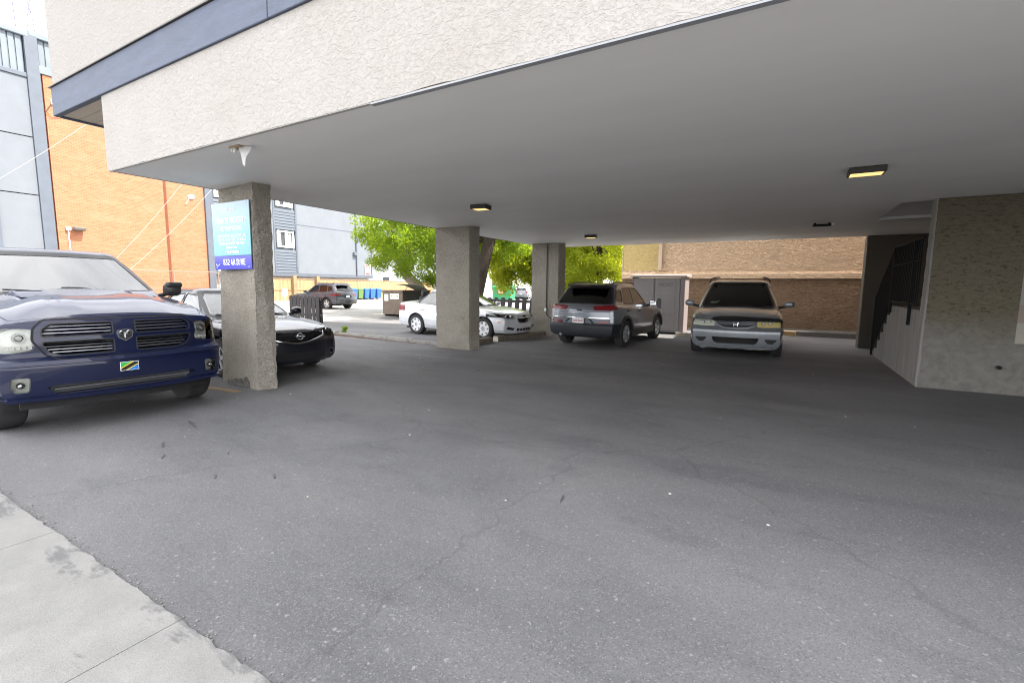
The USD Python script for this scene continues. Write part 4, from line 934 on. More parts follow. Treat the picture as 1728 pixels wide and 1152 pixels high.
def ring_mesh(rings):
    """closed solid from stacked closed rings (k, n, 3) with fan caps"""
    k, n = rings.shape[:2]
    v = np.vstack([rings.reshape(-1, 3), rings[0].mean(0), rings[-1].mean(0)])
    f = []
    j = np.arange(n); j2 = (j + 1) % n
    for i in range(k - 1):
        a, b = i * n, (i + 1) * n
        f.append(np.stack([a + j, a + j2, b + j2], 1)); f.append(np.stack([a + j, b + j2, b + j], 1))
    c0, c1 = k * n, k * n + 1
    f.append(np.stack([np.full(n, c0), j2, j], 1)); f.append(np.stack([np.full(n, c1), (k - 1) * n + j, (k - 1) * n + j2], 1))
    f = np.vstack(f)
    m = Manifold(m3.Mesh(v.astype(np.float32), f.astype(np.uint32)))
    if m.is_empty() or m.volume() < 0:
        m = Manifold(m3.Mesh(v.astype(np.float32), f[:, ::-1].astype(np.uint32).copy()))
    return m

def loft_x(keys, d=0.0, bump=None, n=80, sec=None):
    k = np.array(sorted(keys), float)
    xs = np.linspace(k[0, 0], k[-1, 0], n)
    W, ZB, ZS, ZCc = (PchipInterpolator(k[:, 0], k[:, c])(xs) for c in (1, 2, 3, 4))
    rings = []
    for i, x in enumerate(xs):
        w, zb, zs, zc = W[i] + d, ZB[i] - d, ZS[i] + d, ZCc[i] + d
        h = zs - zb
        P = [(0, zb), (.6 * w, zb), (.86 * w, zb + .012), (.955 * w, zb + .07), (.985 * w, zb + .22 * h), (w, zb + .42 * h), (.998 * w, zb + .58 * h), (.985 * w, zb + .72 * h), (.982 * w, zs - .12 * h), (.965 * w, zs - .05 * h), (.938 * w, zs - .008), (.90 * w, zs + .16 * (zc - zs)), (.75 * w, zs + .48 * (zc - zs)), (.5 * w, zs + .80 * (zc - zs)), (.25 * w, zs + .95 * (zc - zs)), (0, zc)]
        if sec:
            P = sec(w, zb, zs, zc)
        P = np.array(P)
        s = np.concatenate([[0], np.cumsum(np.linalg.norm(np.diff(P, axis=0), axis=1))])
        u = np.sort(np.concatenate([s, np.linspace(0, s[-1], 18)[1:-1] + 1e-5]))
        q = np.stack([PchipInterpolator(s, P[:, 0])(u), PchipInterpolator(s, P[:, 1])(u)], 1)
        if bump is not None:
            top = q[:, 1] > zs - .02
            q[top, 1] += bump(x, q[top, 0])
        full = np.vstack([q, (q * [-1, 1])[-2:0:-1]])
        rings.append(np.column_stack([np.full(len(full), x), full]))
    return ring_mesh(np.array(rings))

def outline(xr, xf, w, bf, br, rc, sb=0.03, nf=9, nc=7, ns=12):
    y = np.linspace(0, w - rc, nf)
    F = np.stack([xf - bf * (y / w) ** 2, y], 1)
    xe = F[-1, 0]
    rx = rc * 1.15
    a = np.linspace(0, np.pi / 2, nc + 1)[1:]
    C = np.stack([xe - rx + rx * np.cos(a), w - rc + rc * np.sin(a)], 1)
    y2 = np.linspace(w - rc, 0, nf)
    Rr = np.stack([xr + br * (y2 / w) ** 2, y2], 1)
    xs, xe2 = C[-1, 0], Rr[0, 0] + rx
    t = np.linspace(0, 1, ns + 1)[1:-1]
    S = np.stack([xs + (xe2 - xs) * t, w + sb * (4 * t * (1 - t)) * 0 + 0 * t], 1)
    C2 = np.stack([xe2 - rx * np.sin(np.linspace(0, np.pi / 2, nc + 1)[:-1]), w - rc + rc * np.cos(np.linspace(0, np.pi / 2, nc + 1)[:-1])], 1)
    h = np.vstack([F, C, S, C2, Rr])
    return np.vstack([h, (h * [1, -1])[-2:0:-1]])

def stack_z(levels, warp=None):
    r = []
    for (z, xr, xf, w, bf, br, rc) in levels:
        o = outline(xr, xf, w, bf, br, rc)
        p = np.column_stack([o, np.full(len(o), z)])
        if warp:
            p[:, 2] += warp(p[:, 0], p[:, 1], z)
        r.append(p)
    return ring_mesh(np.array(r))

class Car:
    def __init__(s, name, label, cat, loc, rot, paint_m, spec, scale=None, group=None):
        s.t = thing(name, label, cat, loc, rot, group, scale)
        s.p, s.s = paint_m, spec
        s.cuts = []
    def lower(s, d=0.0):
        A = loft_x(s.s['keys'], d, s.s.get('bump'), sec=s.s.get('sec'))
        lv = np.array(s.s['stack'], float)
        zz = np.linspace(lv[0, 0], lv[-1, 0], 34)
        col = [PchipInterpolator(lv[:, 0], lv[:, c])(zz) for c in (1, 2)]
        wmax = max(k[1] for k in s.s['keys']) + .06
        bf, br, rc = s.s['bow']
        B = stack_z([(z + (d if i == 33 else -d if i == 0 else 0), xr - d, xf + d, wmax + d, bf, br, rc) for i, (z, xr, xf) in enumerate(zip(zz, *col))])
        return A ^ B
    def house(s, d=0.0, down=0.0):
        g = s.s['house']
        z0, z1, xf0, xf1, xr0, xr1, w0, w1 = (g[k] for k in ('z0', 'z1', 'xf0', 'xf1', 'xr0', 'xr1', 'w0', 'w1'))
        bf, br, rc = g.get('bf', .16), g.get('br', .10), g.get('rc', .16)
        rd = g.get('round', .085)
        L = []
        if down:
            L.append((z0 - down, xr0 + d, xf0 - d, w0 - d, bf, br, rc))
        for t in np.linspace(0, 1, 10):
            z = z0 + t * (z1 - rd - z0)
            ew = t ** 1.25
            L.append((z, xr0 + (xr1 - xr0) * t ** g.get('er', 1.15) + d, xf0 + (xf1 - xf0) * t ** g.get('ef', 1.06) - d, w0 + (w1 - w0) * ew - d, bf, br, rc + .02 * t))
        dx = (xf1 - xf0) * .1
        for q in (.25, .5, .72, .88, .97):
            z = z1 - rd + rd * math.sin(q * math.pi / 2) - (d if q > .9 else d * q)
            ins = rd * 1.5 * (1 - math.cos(q * math.pi / 2)) + .04 * q
            L.append((z, xr1 + ins * 1.4 + d, xf1 - ins * 1.8 - d, w1 - ins * 1.1 - d, bf, br, rc + .03))
        L.append((z1 - d, xr1 + .55 + d, xf1 - .45 - d, w1 * .45, bf * .5, br * .5, .15))
        xm = (xf1 + xr1) / 2 + g.get('xm', 0.15)
        c = g.get('curve', .025)
        zt = z1 - z0
        return stack_z(L, lambda x, y, z: -c * ((x - xm)) ** 2 * max(0.0, (z - z0) / zt) ** 2)
    def build(s):
        sp, t = s.s, s.t
        s.L0 = s.lower()
        s.H0 = s.house()
        zc = sp['house']['z0'] - .38
        cav = s.house(.055, down=.36) - box(-9, 9, -2, 2, -1, zc)
        body = s.L0 + s.H0
        if sp.get('floor', True):
            body -= cav
        wb, R, ay = sp['wb'], sp['R'], sp['track']
        ar = sp.get('arch', R + .065)
        wells = None
        for x in (0, -wb):
            for sd in (-1, 1):
                a, b = (ay - .20, 1.5) if sd > 0 else (-1.5, -(ay - .20))
                body -= cyl([x, a, R], [x, b, R], ar, n=40)
        # windows
        s.win = {}
        for nm, pts, r in sp['side_windows']:
            pr = prism_y(pts, -2, 2, r)
            body -= (pr ^ s.house(-.02))
            s.win[nm] = (pts, r)
        xm = sp['xmid']
        for nm, pts, r, x0, x1 in ([('windshield',) + sp['windshield'] + (xm, 3)] + ([('rear_window',) + sp['rear_window'] + (-9, xm)] if sp.get('rear_window') else [])):
            body -= (prism_x(pts, x0, x1, r) ^ s.house(-.02))
            s.win[nm] = (pts, r)
        # doors and bonnet cut free with real gaps
        doors = []
        for pts in sp.get('doors', []):
            for sd in (-1, 1):
                big = rpoly(pts, .05)
                def ex(cs):
                    m = cs.extrude(.5).transform(np.array([[1, 0, 0, 0], [0, 0, -1, 0], [0, 1, 0, 0.0]]))      # y from -0.5 to 0
                    return m.translate([0, -(ay - .19), 0]) if sd < 0 else m.translate([0, .5 + ay - .19, 0])
                g = big.offset(.006)
                dr = body ^ ex(big)
                body -= ex(g)
                doors.append((dr, sd))
        hood = None
        if sp.get('hood'):
            pts = np.array(sp['hood']); full = np.vstack([pts, (pts * [1, -1])[::-1]])
            cs = rpoly(full, .06)
            zlo = sp['hood_z']
            h = cs.extrude(2).translate([0, 0, zlo]); g = cs.offset(.007).extrude(2).translate([0, 0, zlo - .004])
            hood = (s.L0 ^ h) - s.house(-.004)
            for c in sp.get('hood_cuts', []):
                hood -= c
            body -= (g - s.H0)
        for c in s.cuts:
            body -= c
        for c in sp.get('adds', []):
            body += c
        s.body = body
        part('body', body, s.p, t, 32)
        if hood is not None:
            part('bonnet', hood, s.p, t, 32)
        s.doors = []
        hp = sp.get('handles', [])
        for i, (dr, sd) in enumerate(doors):
            d = part('door', dr, s.p, t, 32)
            s.doors.append((d, sd))
            if i // 2 < len(hp):
                x, z = hp[i // 2]
                y = sd * (s.half_width(x, z) + .004)
                part('handle', rbox(x - .10, x + .10, min(y, y + sd * .035), max(y, y + sd * .035), z - .016, z + .016, .012), sp.get('handle_mat', s.p), d)
        # glass
        sh = s.house(.006) - s.house(.012)
        tr = s.house(-.003) - s.house(.004)
        trims = []
        for nm, (pts, r) in s.win.items():
            if nm in ('windshield', 'rear_window'):
                pr = prism_x(pts, xm if nm == 'windshield' else -9, 3 if nm == 'windshield' else xm, r)
                ring = (rpoly(pts, r).offset(.022) - rpoly(pts, r).offset(-.028)).extrude(12).transform(np.array([[0, 0, 1, xm if nm == 'windshield' else xm - 12], [1, 0, 0, 0], [0, 1, 0, 0.0]]))
                trims.append(tr ^ ring)
                part(nm, sh ^ pr, sp['glass'].get(nm, GLASS), t, 32)
            else:
                ring = (rpoly(pts, r).offset(.020) - rpoly(pts, r).offset(-.006)).extrude(4).transform(np.array([[1, 0, 0, 0], [0, 0, -1, 2], [0, 1, 0, 0.0]]))
                trims.append(tr ^ ring)
                pr = prism_y(pts, -2, 2, r)
                g = sh ^ pr
                for sd in (-1, 1):
                    part('side_window', g ^ (box(-9, 9, 0, 3, -1, 5) if sd > 0 else box(-9, 9, -3, 0, -1, 5)), sp['glass'].get(nm, GLASS), t, 32)
        part('window_trim', Manifold.batch_boolean(trims, m3.OpType.Add), sp.get('trim', DARKPL), t, 32)
        # wheels and dark wells
        for x in (0, -wb):
            for sd in (-1, 1):
                wl = (cyl([x, sd * (ay - .21), R], [x, sd * (ay - .05), R], ar - .002, n=32) - cyl([x, sd * (ay - .195), R], [x, sd * (ay + .2), R], ar - .012, n=32)) ^ box(-9, 9, -3, 3, sp.get('well_z', .22), 3)
                part('wheel_liner', wl, MATTEBL, t)
                s.wheel(x, sd, ay, R, sp.get('tw', .215), sp.get('rim_r', R * .66), sp.get('spokes', 5), sp.get('rim_style', 'spoke'), sp.get('rim_mat', ALLOY), steer=sp.get('steer', 0) if x == 0 else 0)
        # underside and cabin
        k0, k1 = sp['keys'][0][0], sp['keys'][-1][0]
        k0, k1 = min(k0, k1), max(k0, k1)
        part('underbody', box(k0 + .35, k1 - .35, -ay + .22, ay - .22, sp.get('under', .17), sp.get('under', .17) + .12), MATTEBL, t)
        if sp.get('floor', True):
            s.cabin()
        return s
    def half_width(s, x, z):
        m = (s.L0 ^ box(x - .01, x + .01, 0, 3, z - .01, z + .01))
        return m.bounding_box()[4] if not m.is_empty() else .9
    def front_x(s, y, z, back=False, solid=None):
        m = ((solid or s.L0) ^ box(-9, 3, y - .01, y + .01, z - .01, z + .01))
        return m.bounding_box()[0 if back else 3]
    def wheel(s, x, sd, ay, R, tw, rr, ns, style, rm, steer=0.0):
        t = s.t
        y0 = sd * (ay - tw / 2)
        M = np.eye(4); c, si = math.cos(steer), math.sin(steer)
        M[:2, :2] = [[c, -si], [si, c]]; M[:3, 3] = [x, y0, R]
        def pl(m):
            q = tmesh(m).copy(); q.apply_transform(M); return q
        h = tw / 2
        prof = np.array([[rr, -h * .92], [rr + .35 * (R - rr), -h * 1.02], [R - .035, -h], [R - .010, -h * .86], [R, -h * .5], [R, h * .5], [R - .010, h * .86], [R - .035, h], [rr + .35 * (R - rr), h * 1.02], [rr, h * .92]])
        ty = trimesh.creation.revolve(np.vstack([prof, prof[:1]]), sections=48)
        ty.apply_transform(trimesh.transformations.rotation_matrix(np.pi / 2, [1, 0, 0]))
        # UsdGeom wheel: an Xform so that tyre and rim are its children
        w = UsdGeom.Xform.Define(stage, path_for('wheel', t)).GetPrim()
        part('tyre', pl(ty), RUBBER, w, 40)
        of = sd * h * .72
        cs = CrossSection.circle(rr * .30, 20)
        hub = cyl([0, of * .55, 0], [0, of, 0], rr * .24, n=20)
        sp = [hub]
        for i in range(ns):
            a = 2 * np.pi * i / ns + .2
            if style == 'cover':
                pts = [[-.30, .28], [.30, .28], [.20, .97], [-.20, .97]]
            elif style == 'thin':
                pts = [[-.10, .2], [.10, .2], [.085, .98], [-.085, .98]]
            else:
                pts = [[-.17, .2], [.17, .2], [.12, .98], [-.12, .98]]
            pts = np.array(pts) * rr * np.array([1 if style != 'cover' else 5.2 / ns * 1.25, 1])
            q = poly(pts).extrude(.03).rotate([90, 0, 0]).translate([0, of + (.0 if sd > 0 else .03) if False else of + .015, 0])
            sp.append(q.rotate([0, math.degrees(a), 0]))
        lip = (cyl([0, of - .03, 0], [0, of + .016, 0], rr * 1.0, n=40) - cyl([0, of - .1, 0], [0, of + .1, 0], rr * .91, n=40))
        sp.append(lip)
        part('rim', pl(Manifold.batch_boolean(sp, m3.OpType.Add)), rm, w, 32)
        part('brake_disc', pl(cyl([0, -of * .2, 0], [0, of * .15, 0], rr * .98, n=32)), MATTEBL, w)
        part('hub_cap', pl(cyl([0, of + .01 * sd, 0], [0, of + .02 * sd, 0], rr * .13, n=16)), ALLOYD, w)
    def cabin(s):
        g, t = s.s['house'], s.t
        z0, xf, xr, w = g['z0'], g['xf0'], g['xr0'], g['w0']
        zf = z0 - .37
        part('dashboard', Manifold.hull_points([[xf - .12, -w + .1, z0 - .3], [xf - .12, w - .1, z0 - .3], [xf - .20, -w + .1, z0 + .0], [xf - .20, w - .1, z0 + .0], [xf - .62, -w + .1, z0 + .04], [xf - .62, w - .1, z0 + .04], [xf - .70, -w + .1, z0 - .3], [xf - .70, w - .1, z0 - .3]]), CABIN, t)
        rows = s.s.get('rows', [xf - 1.45, xf - 2.3])
        for x in rows:
            for y in (-.36, .36):
                part('seat', [rbox(x - .1, x + .42, y - .24, y + .24, zf - .02, zf + .18, .06), Manifold.batch_hull([Manifold.sphere(.06, 8).translate(q) for q in ([x - .05, y - .18, zf + .15], [x - .05, y + .18, zf + .15], [x - .22, y - .17, zf + .68], [x - .22, y + .17, zf + .68])]), rbox(x - .29, x - .18, y - .12, y + .12, zf + .74, zf + .92, .045)], s.s.get('seat_mat', SEATM), t, 40)
        sy = .36
        wheel_c = np.array([xf - .80, sy, z0 + .02])
        tor = trimesh.creation.torus(.185, .016, 24, 8)
        tor.apply_transform(trimesh.transformations.rotation_matrix(math.radians(-68), [0, 1, 0])); tor.apply_translation(wheel_c)
        part('steering_wheel', [tor, cyl(wheel_c + [0.14, 0, -.05], wheel_c, .03), box(wheel_c[0] - .01, wheel_c[0] + .01, sy - .17, sy + .17, wheel_c[2] - .02, wheel_c[2] + .02)], CABIN, t)
        part('interior_mirror', rbox(g['xf1'] - .02 - .03, g['xf1'] + .01, -.11, .11, g['z1'] - .20, g['z1'] - .14, .015), DARKPL, t)
    def skin(s, pr, out, inn, solid='lower'):
        f = s.lower if solid == 'lower' else s.house
        a, b = (f(out), f(-inn)) if solid == 'lower' else (f(-out), f(inn))
        return (a - b) ^ pr
    def mirrors(s, x, y, z, w=.22, h=.16, m=None, arm_z=None, l=.10):
        for sd in (-1, 1):
            c = sd * (y + w / 2)
            e = trimesh.creation.icosphere(2, 1.0)
            v = e.vertices
            e.vertices[:] = np.sign(v) * np.abs(v) ** .75 * [l, w / 2, h / 2]
            e.vertices[:, 0] = np.where(e.vertices[:, 0] < -l * .25, -l * .25, e.vertices[:, 0])
            e.apply_translation([x, c, z])
            mr = part('mirror', e, m or s.p, s.t, 50)
            part('mirror_glass', trimesh.creation.box([.004, w * .8, h * .72], trimesh.transformations.translation_matrix([x - l * .25 - .004, c, z])), MIRRORM, mr)
            part('mirror_arm', cyl([x, sd * (y + .05), z - h * .3], [x + .03, sd * (y - .10), (arm_z or z - h * .5)], .03, n=8), DARKPL, mr)
    def wipers(s, x, z, spans, dx=-.06, dz=.03, rise=None):
        for (ya, yb) in spans:
            xa = s.front_x(ya, z, solid=s.H0) + .012
            xb = s.front_x(yb, z + dz, solid=s.H0) + .012
            part('wiper', [cyl([xa + .02, ya, z - .02], [(xa + xb) / 2 + .02, (ya + yb) / 2, z + dz / 2 + .012], .011, n=6), cyl([xa, ya + (yb - ya) * .25, z + dz * .25], [xb, yb, z + dz], .010, n=6)], MATTEBL, s.t)
def mirror_pts(p):
    p = np.array(p, float); return (p * [-1, 1])[::-1]
def both(car, name, pts, x0, x1, out, inn, material, r=.02, smooth=32, parent=None):
    res = []
    for sd in (-1, 1):
        q = np.array(pts, float) if sd > 0 else mirror_pts(pts)
        res.append(part(name, car.skin(prism_x(q, x0, x1, r), out, inn), material, parent or car.t, smooth))
    return res

# ------------------------------------------------------------------ navy pickup
NAVY = paint('navy_metallic', (0.0045, 0.008, 0.034), 0.2, 0.4, coat=0.8)
def ram_bump(x, y):
    a = np.abs(y)
    f = float(np.interp(x, [-.75, -.25, .15, .72], [.9, 1.0, .75, .0]))
    dome = .042 / (1 + np.exp((a - .66) / .035))
    dip = -.016 * np.exp(-((y / .30) ** 4)) * float(np.interp(x, [-.7, -.2, .5, .72], [0, 1, 1, 0]))
    return (dome + dip) * f
def ram_sec(w, zb, zs, zc):
    h = zs - zb
    return [(0, zb), (.6 * w, zb), (.9 * w, zb + .015), (.972 * w, zb + .08), (.985 * w, zb + .2 * h), (1.0 * w, zb + .40 * h), (1.0 * w, zb + .55 * h), (.985 * w, zb + .66 * h), (.978 * w, zs - .16 * h), (.965 * w, zs - .07 * h), (.93 * w, zs - .012), (.88 * w, zs + .10 * (zc - zs)), (.75 * w, zs + .35 * (zc - zs)), (.5 * w, zs + .75 * (zc - zs)), (.25 * w, zs + .95 * (zc - zs)), (0, zc)]
ram = Car('pickup_truck', 'navy blue pickup truck with a flag sticker on its bumper', 'pickup truck', (-7.066, 2.372, 0), -0.083, NAVY, dict(
    keys=[(-4.84, .96, .62, 1.36, 1.37), (-4.6, .985, .55, 1.37, 1.38), (-3.57, 1.0, .50, 1.37, 1.38), (-3.1, .995, .46, 1.33, 1.34), (-1.6, .99, .44, 1.31, 1.33), (-.75, .995, .44, 1.355, 1.435), (-.3, 1.005, .46, 1.32, 1.40), (.2, 1.008, .46, 1.25, 1.33), (.55, 1.0, .40, 1.16, 1.245), (.74, .985, .36, 1.10, 1.18), (.86, .975, .36, 1.04, 1.10), (1.0, .95, .40, .95, .98)],
    stack=[(.355, -4.84, .84), (.47, -4.86, .885), (.66, -4.86, .90), (.765, -4.86, .895), (.785, -4.85, .80), (.95, -4.85, .79), (1.10, -4.84, .77), (1.18, -4.84, .72), (1.25, -4.84, .60), (1.36, -4.84, .25), (1.5, -4.84, 0)],
    bow=(.17, .06, .30), bump=ram_bump, sec=ram_sec,
    house=dict(z0=1.26, z1=2.01, xf0=-.44, xf1=-1.58, xr0=-3.12, xr1=-3.02, w0=.925, w1=.70, bf=.20, br=.05, rc=.14, round=.075, curve=.02),
    wb=3.57, R=.405, track=.995, tw=.25, rim_r=.255, arch=.475, steer=0.05,
    side_windows=[('front', [[-1.0, 1.36], [-1.60, 1.82], [-2.02, 1.84], [-2.02, 1.36]], .05), ('rear', [[-2.12, 1.36], [-2.12, 1.84], [-2.85, 1.82], [-2.92, 1.38]], .05)],
    windshield=([[-.84, 1.405], [-.64, 1.925], [.64, 1.925], [.84, 1.405]], .05), rear_window=([[-.72, 1.32], [-.60, 1.82], [.60, 1.82], [.72, 1.32]], .05), xmid=-2.0,
    doors=[[[-1.02, .55], [-1.0, 1.19], [-2.03, 1.21], [-2.03, .55]], [[-2.06, .55], [-2.06, 1.21], [-3.0, 1.22], [-3.0, .80], [-2.85, .55]]], handles=[(-1.88, 1.10), (-2.85, 1.12)],
    hood=[[.66, 0], [.655, .55], [.58, .84], [.3, .90], [-.62, .885], [-.66, .5], [-.70, 0]], hood_z=.98,
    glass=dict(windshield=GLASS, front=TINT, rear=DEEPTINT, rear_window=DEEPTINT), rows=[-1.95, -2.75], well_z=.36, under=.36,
))
GR = [[-.62, 1.165], [.62, 1.165], [.695, 1.09], [.71, .975], [.63, .83], [.53, .785], [-.53, .785], [-.63, .83], [-.71, .975], [-.695, 1.09]]
OPEN = [[[.10, 1.135], [.585, 1.135], [.645, 1.085], [.655, 1.005], [.10, 1.005]], [[.10, .955], [.665, .955], [.605, .845], [.52, .812], [.10, .812]]]
cuts = []
for o in OPEN:
    cuts += [prism_x(o, .56, 1.3, .025), prism_x(mirror_pts(o), .56, 1.3, .025)]
HLP = [[.70, 1.085], [.71, .875], [.86, .855], [1.1, .865], [1.1, 1.07], [.90, 1.105]]
for q in (np.array(HLP), mirror_pts(HLP)):
    cuts.append(prism_x(q, .30, 1.3, .03) ^ (ram.lower(.05) - ram.lower(-.09)))
FOG = [[.765, .62], [.78, .475], [.885, .47], [.91, .54], [.895, .62]]
for q in (np.array(FOG), mirror_pts(FOG)):
    cuts.append(prism_x(q, .50, 1.3, .025) ^ (ram.lower(.05) - ram.lower(-.07)))
SLOT = [[-.66, .50], [-.58, .42], [.58, .42], [.66, .50], [.62, .525], [-.62, .525]]
cuts.append(prism_x(SLOT, .70, 1.3, .012))
cuts.append(box(-4.74, -3.16, -.80, .80, .85, 2))            # load bed
ram.cuts = cuts
ram.build()
T = ram.t
gr = part('grille', ram.skin(prism_x(GR, .4, 1.2, .05), .018, .012) - Manifold.batch_boolean([prism_x(o, .3, 1.3, .02) for o in OPEN] + [prism_x(mirror_pts(o), .3, 1.3, .02) for o in OPEN], m3.OpType.Add), NAVY, T, 32)
part('grille_back', box(.50, .56, -.70, .70, .79, 1.16), MATTEBL, gr)
ring = (rpoly(GR, .05).offset(.016) - rpoly(GR, .05).offset(-.002)).extrude(1).transform(np.array([[0, 0, 1, .3], [1, 0, 0, 0], [0, 1, 0, 0.0]]))
part('grille_gap', ram.skin(ring, .003, .01), MATTEBL, gr)
for o in OPEN:
    for q in (np.array(o), mirror_pts(o)):
        rr_ = (rpoly(q, .02).offset(.007) - rpoly(q, .02).offset(-.004)).extrude(1).transform(np.array([[0, 0, 1, .3], [1, 0, 0, 0], [0, 1, 0, 0.0]]))
        part('opening_frame', ram.skin(rr_, .022, -.010), DARKPL, gr, 32)
def bowed_bar(y0, y1, z, hgt, depth, xo, n=7):
    seg = []
    ysn = np.linspace(y0, y1, n)
    for a, b in zip(ysn[:-1], ysn[1:]):
        pts = []
        for y in (a, b):
            x = ram.front_x(y, z) + xo if False else .785 - .17 * (y / 1.07) ** 2 + xo
            for dz, dx in ((-hgt / 2, -depth), (hgt / 2, -depth), (-hgt * .15, 0), (hgt * .35, -.004)):
                pts.append([x + dx, y, z + dz])
        seg.append(Manifold.hull_points(pts))
    return Manifold.batch_boolean(seg, m3.OpType.Add)
SLATM = plain('brushed_slat', (0.27, 0.275, 0.29), 0.3, .9)
for zz, lim in ((1.105, .60), (1.070, .632), (1.035, .640), (.93, .645), (.90, .625), (.87, .605), (.84, .575)):
    for sd in (-1, 1):
        part('chrome_slat', bowed_bar(sd * .105, sd * lim, zz, .015, .05, -.022), SLATM, gr)
ex = .785 + .018
EZ = .985
sh_out = [[-.075, EZ + .032], [-.06, EZ + .057], [0, EZ + .067], [.06, EZ + .057], [.075, EZ + .032], [.062, EZ - .028], [0, EZ - .068], [-.062, EZ - .028]]
em = part('emblem', prism_x(sh_out, ex - .02, ex + .012, .008), CHROME, T)
part('emblem_field', prism_x(np.array([[0, EZ]]) + (np.array(sh_out) - [0, EZ]) * .84, ex + .0125, ex + .016, .008), DARKPL, em)
th = np.linspace(-.6, 4.4, 14)
horn = np.stack([th * 0 + ex + .022, .030 + .016 * np.cos(th), EZ + .022 + .020 * np.sin(th)], 1)
part('emblem_horn', [tube(horn, np.linspace(.010, .006, 14), 6), tube(horn * [1, -1, 1], np.linspace(.010, .006, 14), 6)], CHROME, em, 40)
part('emblem_head', Manifold.hull_points([[ex + .016, -.018, EZ + .032], [ex + .016, .018, EZ + .032], [ex + .028, 0, EZ + .027], [ex + .016, -.010, EZ - .028], [ex + .016, .010, EZ - .028], [ex + .026, 0, EZ - .033], [ex + .016, 0, EZ - .048]]), CHROME, em)
for sd in (-1, 1):
    q = np.array(HLP) if sd > 0 else mirror_pts(HLP)
    hl = part('headlight', (ram.lower(-.001) - ram.lower(-.006)) ^ prism_x(q, .30, 1.3, .03), LAMPGLASS, T, 32)
    part('reflector', (ram.lower(-.070) - ram.lower(-.078)) ^ prism_x(q, .30, 1.3, .03), REFLECT, hl, 32)
    x0 = ram.front_x(sd * .80, .95) - .055
    part('projector', cyl([x0 - .03, sd * .80, 1.0], [x0 + .025, sd * .80, 1.0], .052, n=20), CHROME, hl)
    part('bulb', trimesh.creation.icosphere(2, .036, ).apply_translation([x0 + .03, sd * .80, 1.0]), LAMPGLASS, hl, True)
    part('light_strip', [box(ram.front_x(sd * yy, .87) - .05, ram.front_x(sd * yy, .87) - .03, sd * yy - .014, sd * yy + .014, .885, .915) for yy in (.73, .77, .81, .85, .89)], WHITE, hl)
    q = np.array(FOG) if sd > 0 else mirror_pts(FOG)
    fg = part('fog_lamp', (ram.lower(-.002) - ram.lower(-.008)) ^ prism_x(q, .50, 1.3, .025), LAMPGLASS, T, 32)
    part('reflector', (ram.lower(-.05) - ram.lower(-.056)) ^ prism_x(q, .50, 1.3, .025), REFLECT, fg, 32)
    part('bulb', trimesh.creation.icosphere(2, .035).apply_translation([ram.front_x(sd * .835, .545) - .04, sd * .835, .545]), CHROME, fg, True)
part('lower_grille', box(.66, .72, -.62, .62, .425, .52), plain('slot_grey', (.09, .095, .10), .5, .5), T)
part('slot_bar', [box(.74, .79, -.60, .60, .470, .478)], ALLOYD, T)
part('air_dam', Manifold.batch_boolean([Manifold.hull_points([[.80 - .2 * (a / 1) ** 2, a, z] for z in (.285, .37)] + [[.80 - .2 * (b / 1) ** 2, b, z] for z in (.285, .37)] + [[.77 - .2 * (a / 1) ** 2, a, z] for z in (.285, .37)] + [[.77 - .2 * (b / 1) ** 2, b, z] for z in (.285, .37)]) for a, b in zip(np.linspace(-.84, .84, 13)[:-1], np.linspace(-.84, .84, 13)[1:])], m3.OpType.Add), MATTEBL, T, 40)
part('bumper_lip', ram.skin(prism_x([[-.99, .375], [.99, .375], [.99, .41], [-.99, .41]], .3, 1.3), .022, .01), NAVY, T, 32)
part('bumper_step', ram.skin(prism_x([[-.99, .735], [.99, .735], [.99, .775], [-.99, .775]], .3, 1.3), .014, .01), NAVY, T, 32)
for sd in (-1, 1):
    zh = ram.L0 ^ box(-.46, -.30, sd * .52 - .01, sd * .52 + .01, 1, 2)
    zt_ = zh.bounding_box()[5]
    ya, yb = sorted((sd * .39, sd * .65))
    sc = part('hood_scoop', Manifold.hull_points([[-.52, ya - .02, zt_ - .04], [-.52, yb + .02, zt_ - .04], [-.47, ya, zt_ + .022], [-.47, yb, zt_ + .022], [-.30, ya, zt_ + .012], [-.30, yb, zt_ + .012], [-.12, ya + .02, zt_ - .05], [-.12, yb - .02, zt_ - .05]]) - box(-.44, -.31, ya + .02, yb - .02, zt_ - .005, zt_ + .1), NAVY, T, 32)
    part('vent_opening', box(-.438, -.312, ya + .022, yb - .022, zt_ - .004, zt_ + .002), MATTEBL, sc)
    for i in range(3):
        part('vent_louvre', box(-.425 + i * .04, -.412 + i * .04, ya + .022, yb - .022, zt_ + .003, zt_ + .014), DARKPL, sc)
fx = ram.front_x(-.01, .65) + .002
fl = part('flag_sticker', rbox(fx - .004, fx + .003, -.092, .072, .602, .698, .0015), WHITE, T, label='green, blue, yellow and black flag sticker')
def flagp(pts, x, m):
    part('sticker_band', prism_x(pts, fx + .0035, fx + x, 0), m, fl)
FG, FB, FY, FK = plain('flag_green', (.03, .40, .08), .5), plain('flag_blue', (.01, .19, .62), .5), plain('flag_yellow', (.80, .60, .02), .5), plain('flag_black', (.01, .01, .01), .5)
yl, yr, zb_, zt = -.087, .067, .607, .693
flagp([[yl, zb_ + .030], [yl, zt], [yr - .055, zt]], .0045, FG)
flagp([[yl + .055, zb_], [yr, zb_], [yr, zt - .030]], .0045, FB)
flagp([[yl, zb_ + .030], [yr - .055, zt], [yr - .037, zt], [yl, zb_ + .020]], .0045, FY)
flagp([[yl + .037, zb_], [yr, zt - .020], [yr, zt - .030], [yl + .055, zb_]], .0045, FY)
flagp([[yl, zb_], [yl, zb_ + .020], [yr - .037, zt], [yr, zt], [yr, zt - .020], [yl + .037, zb_]], .0045, FK)
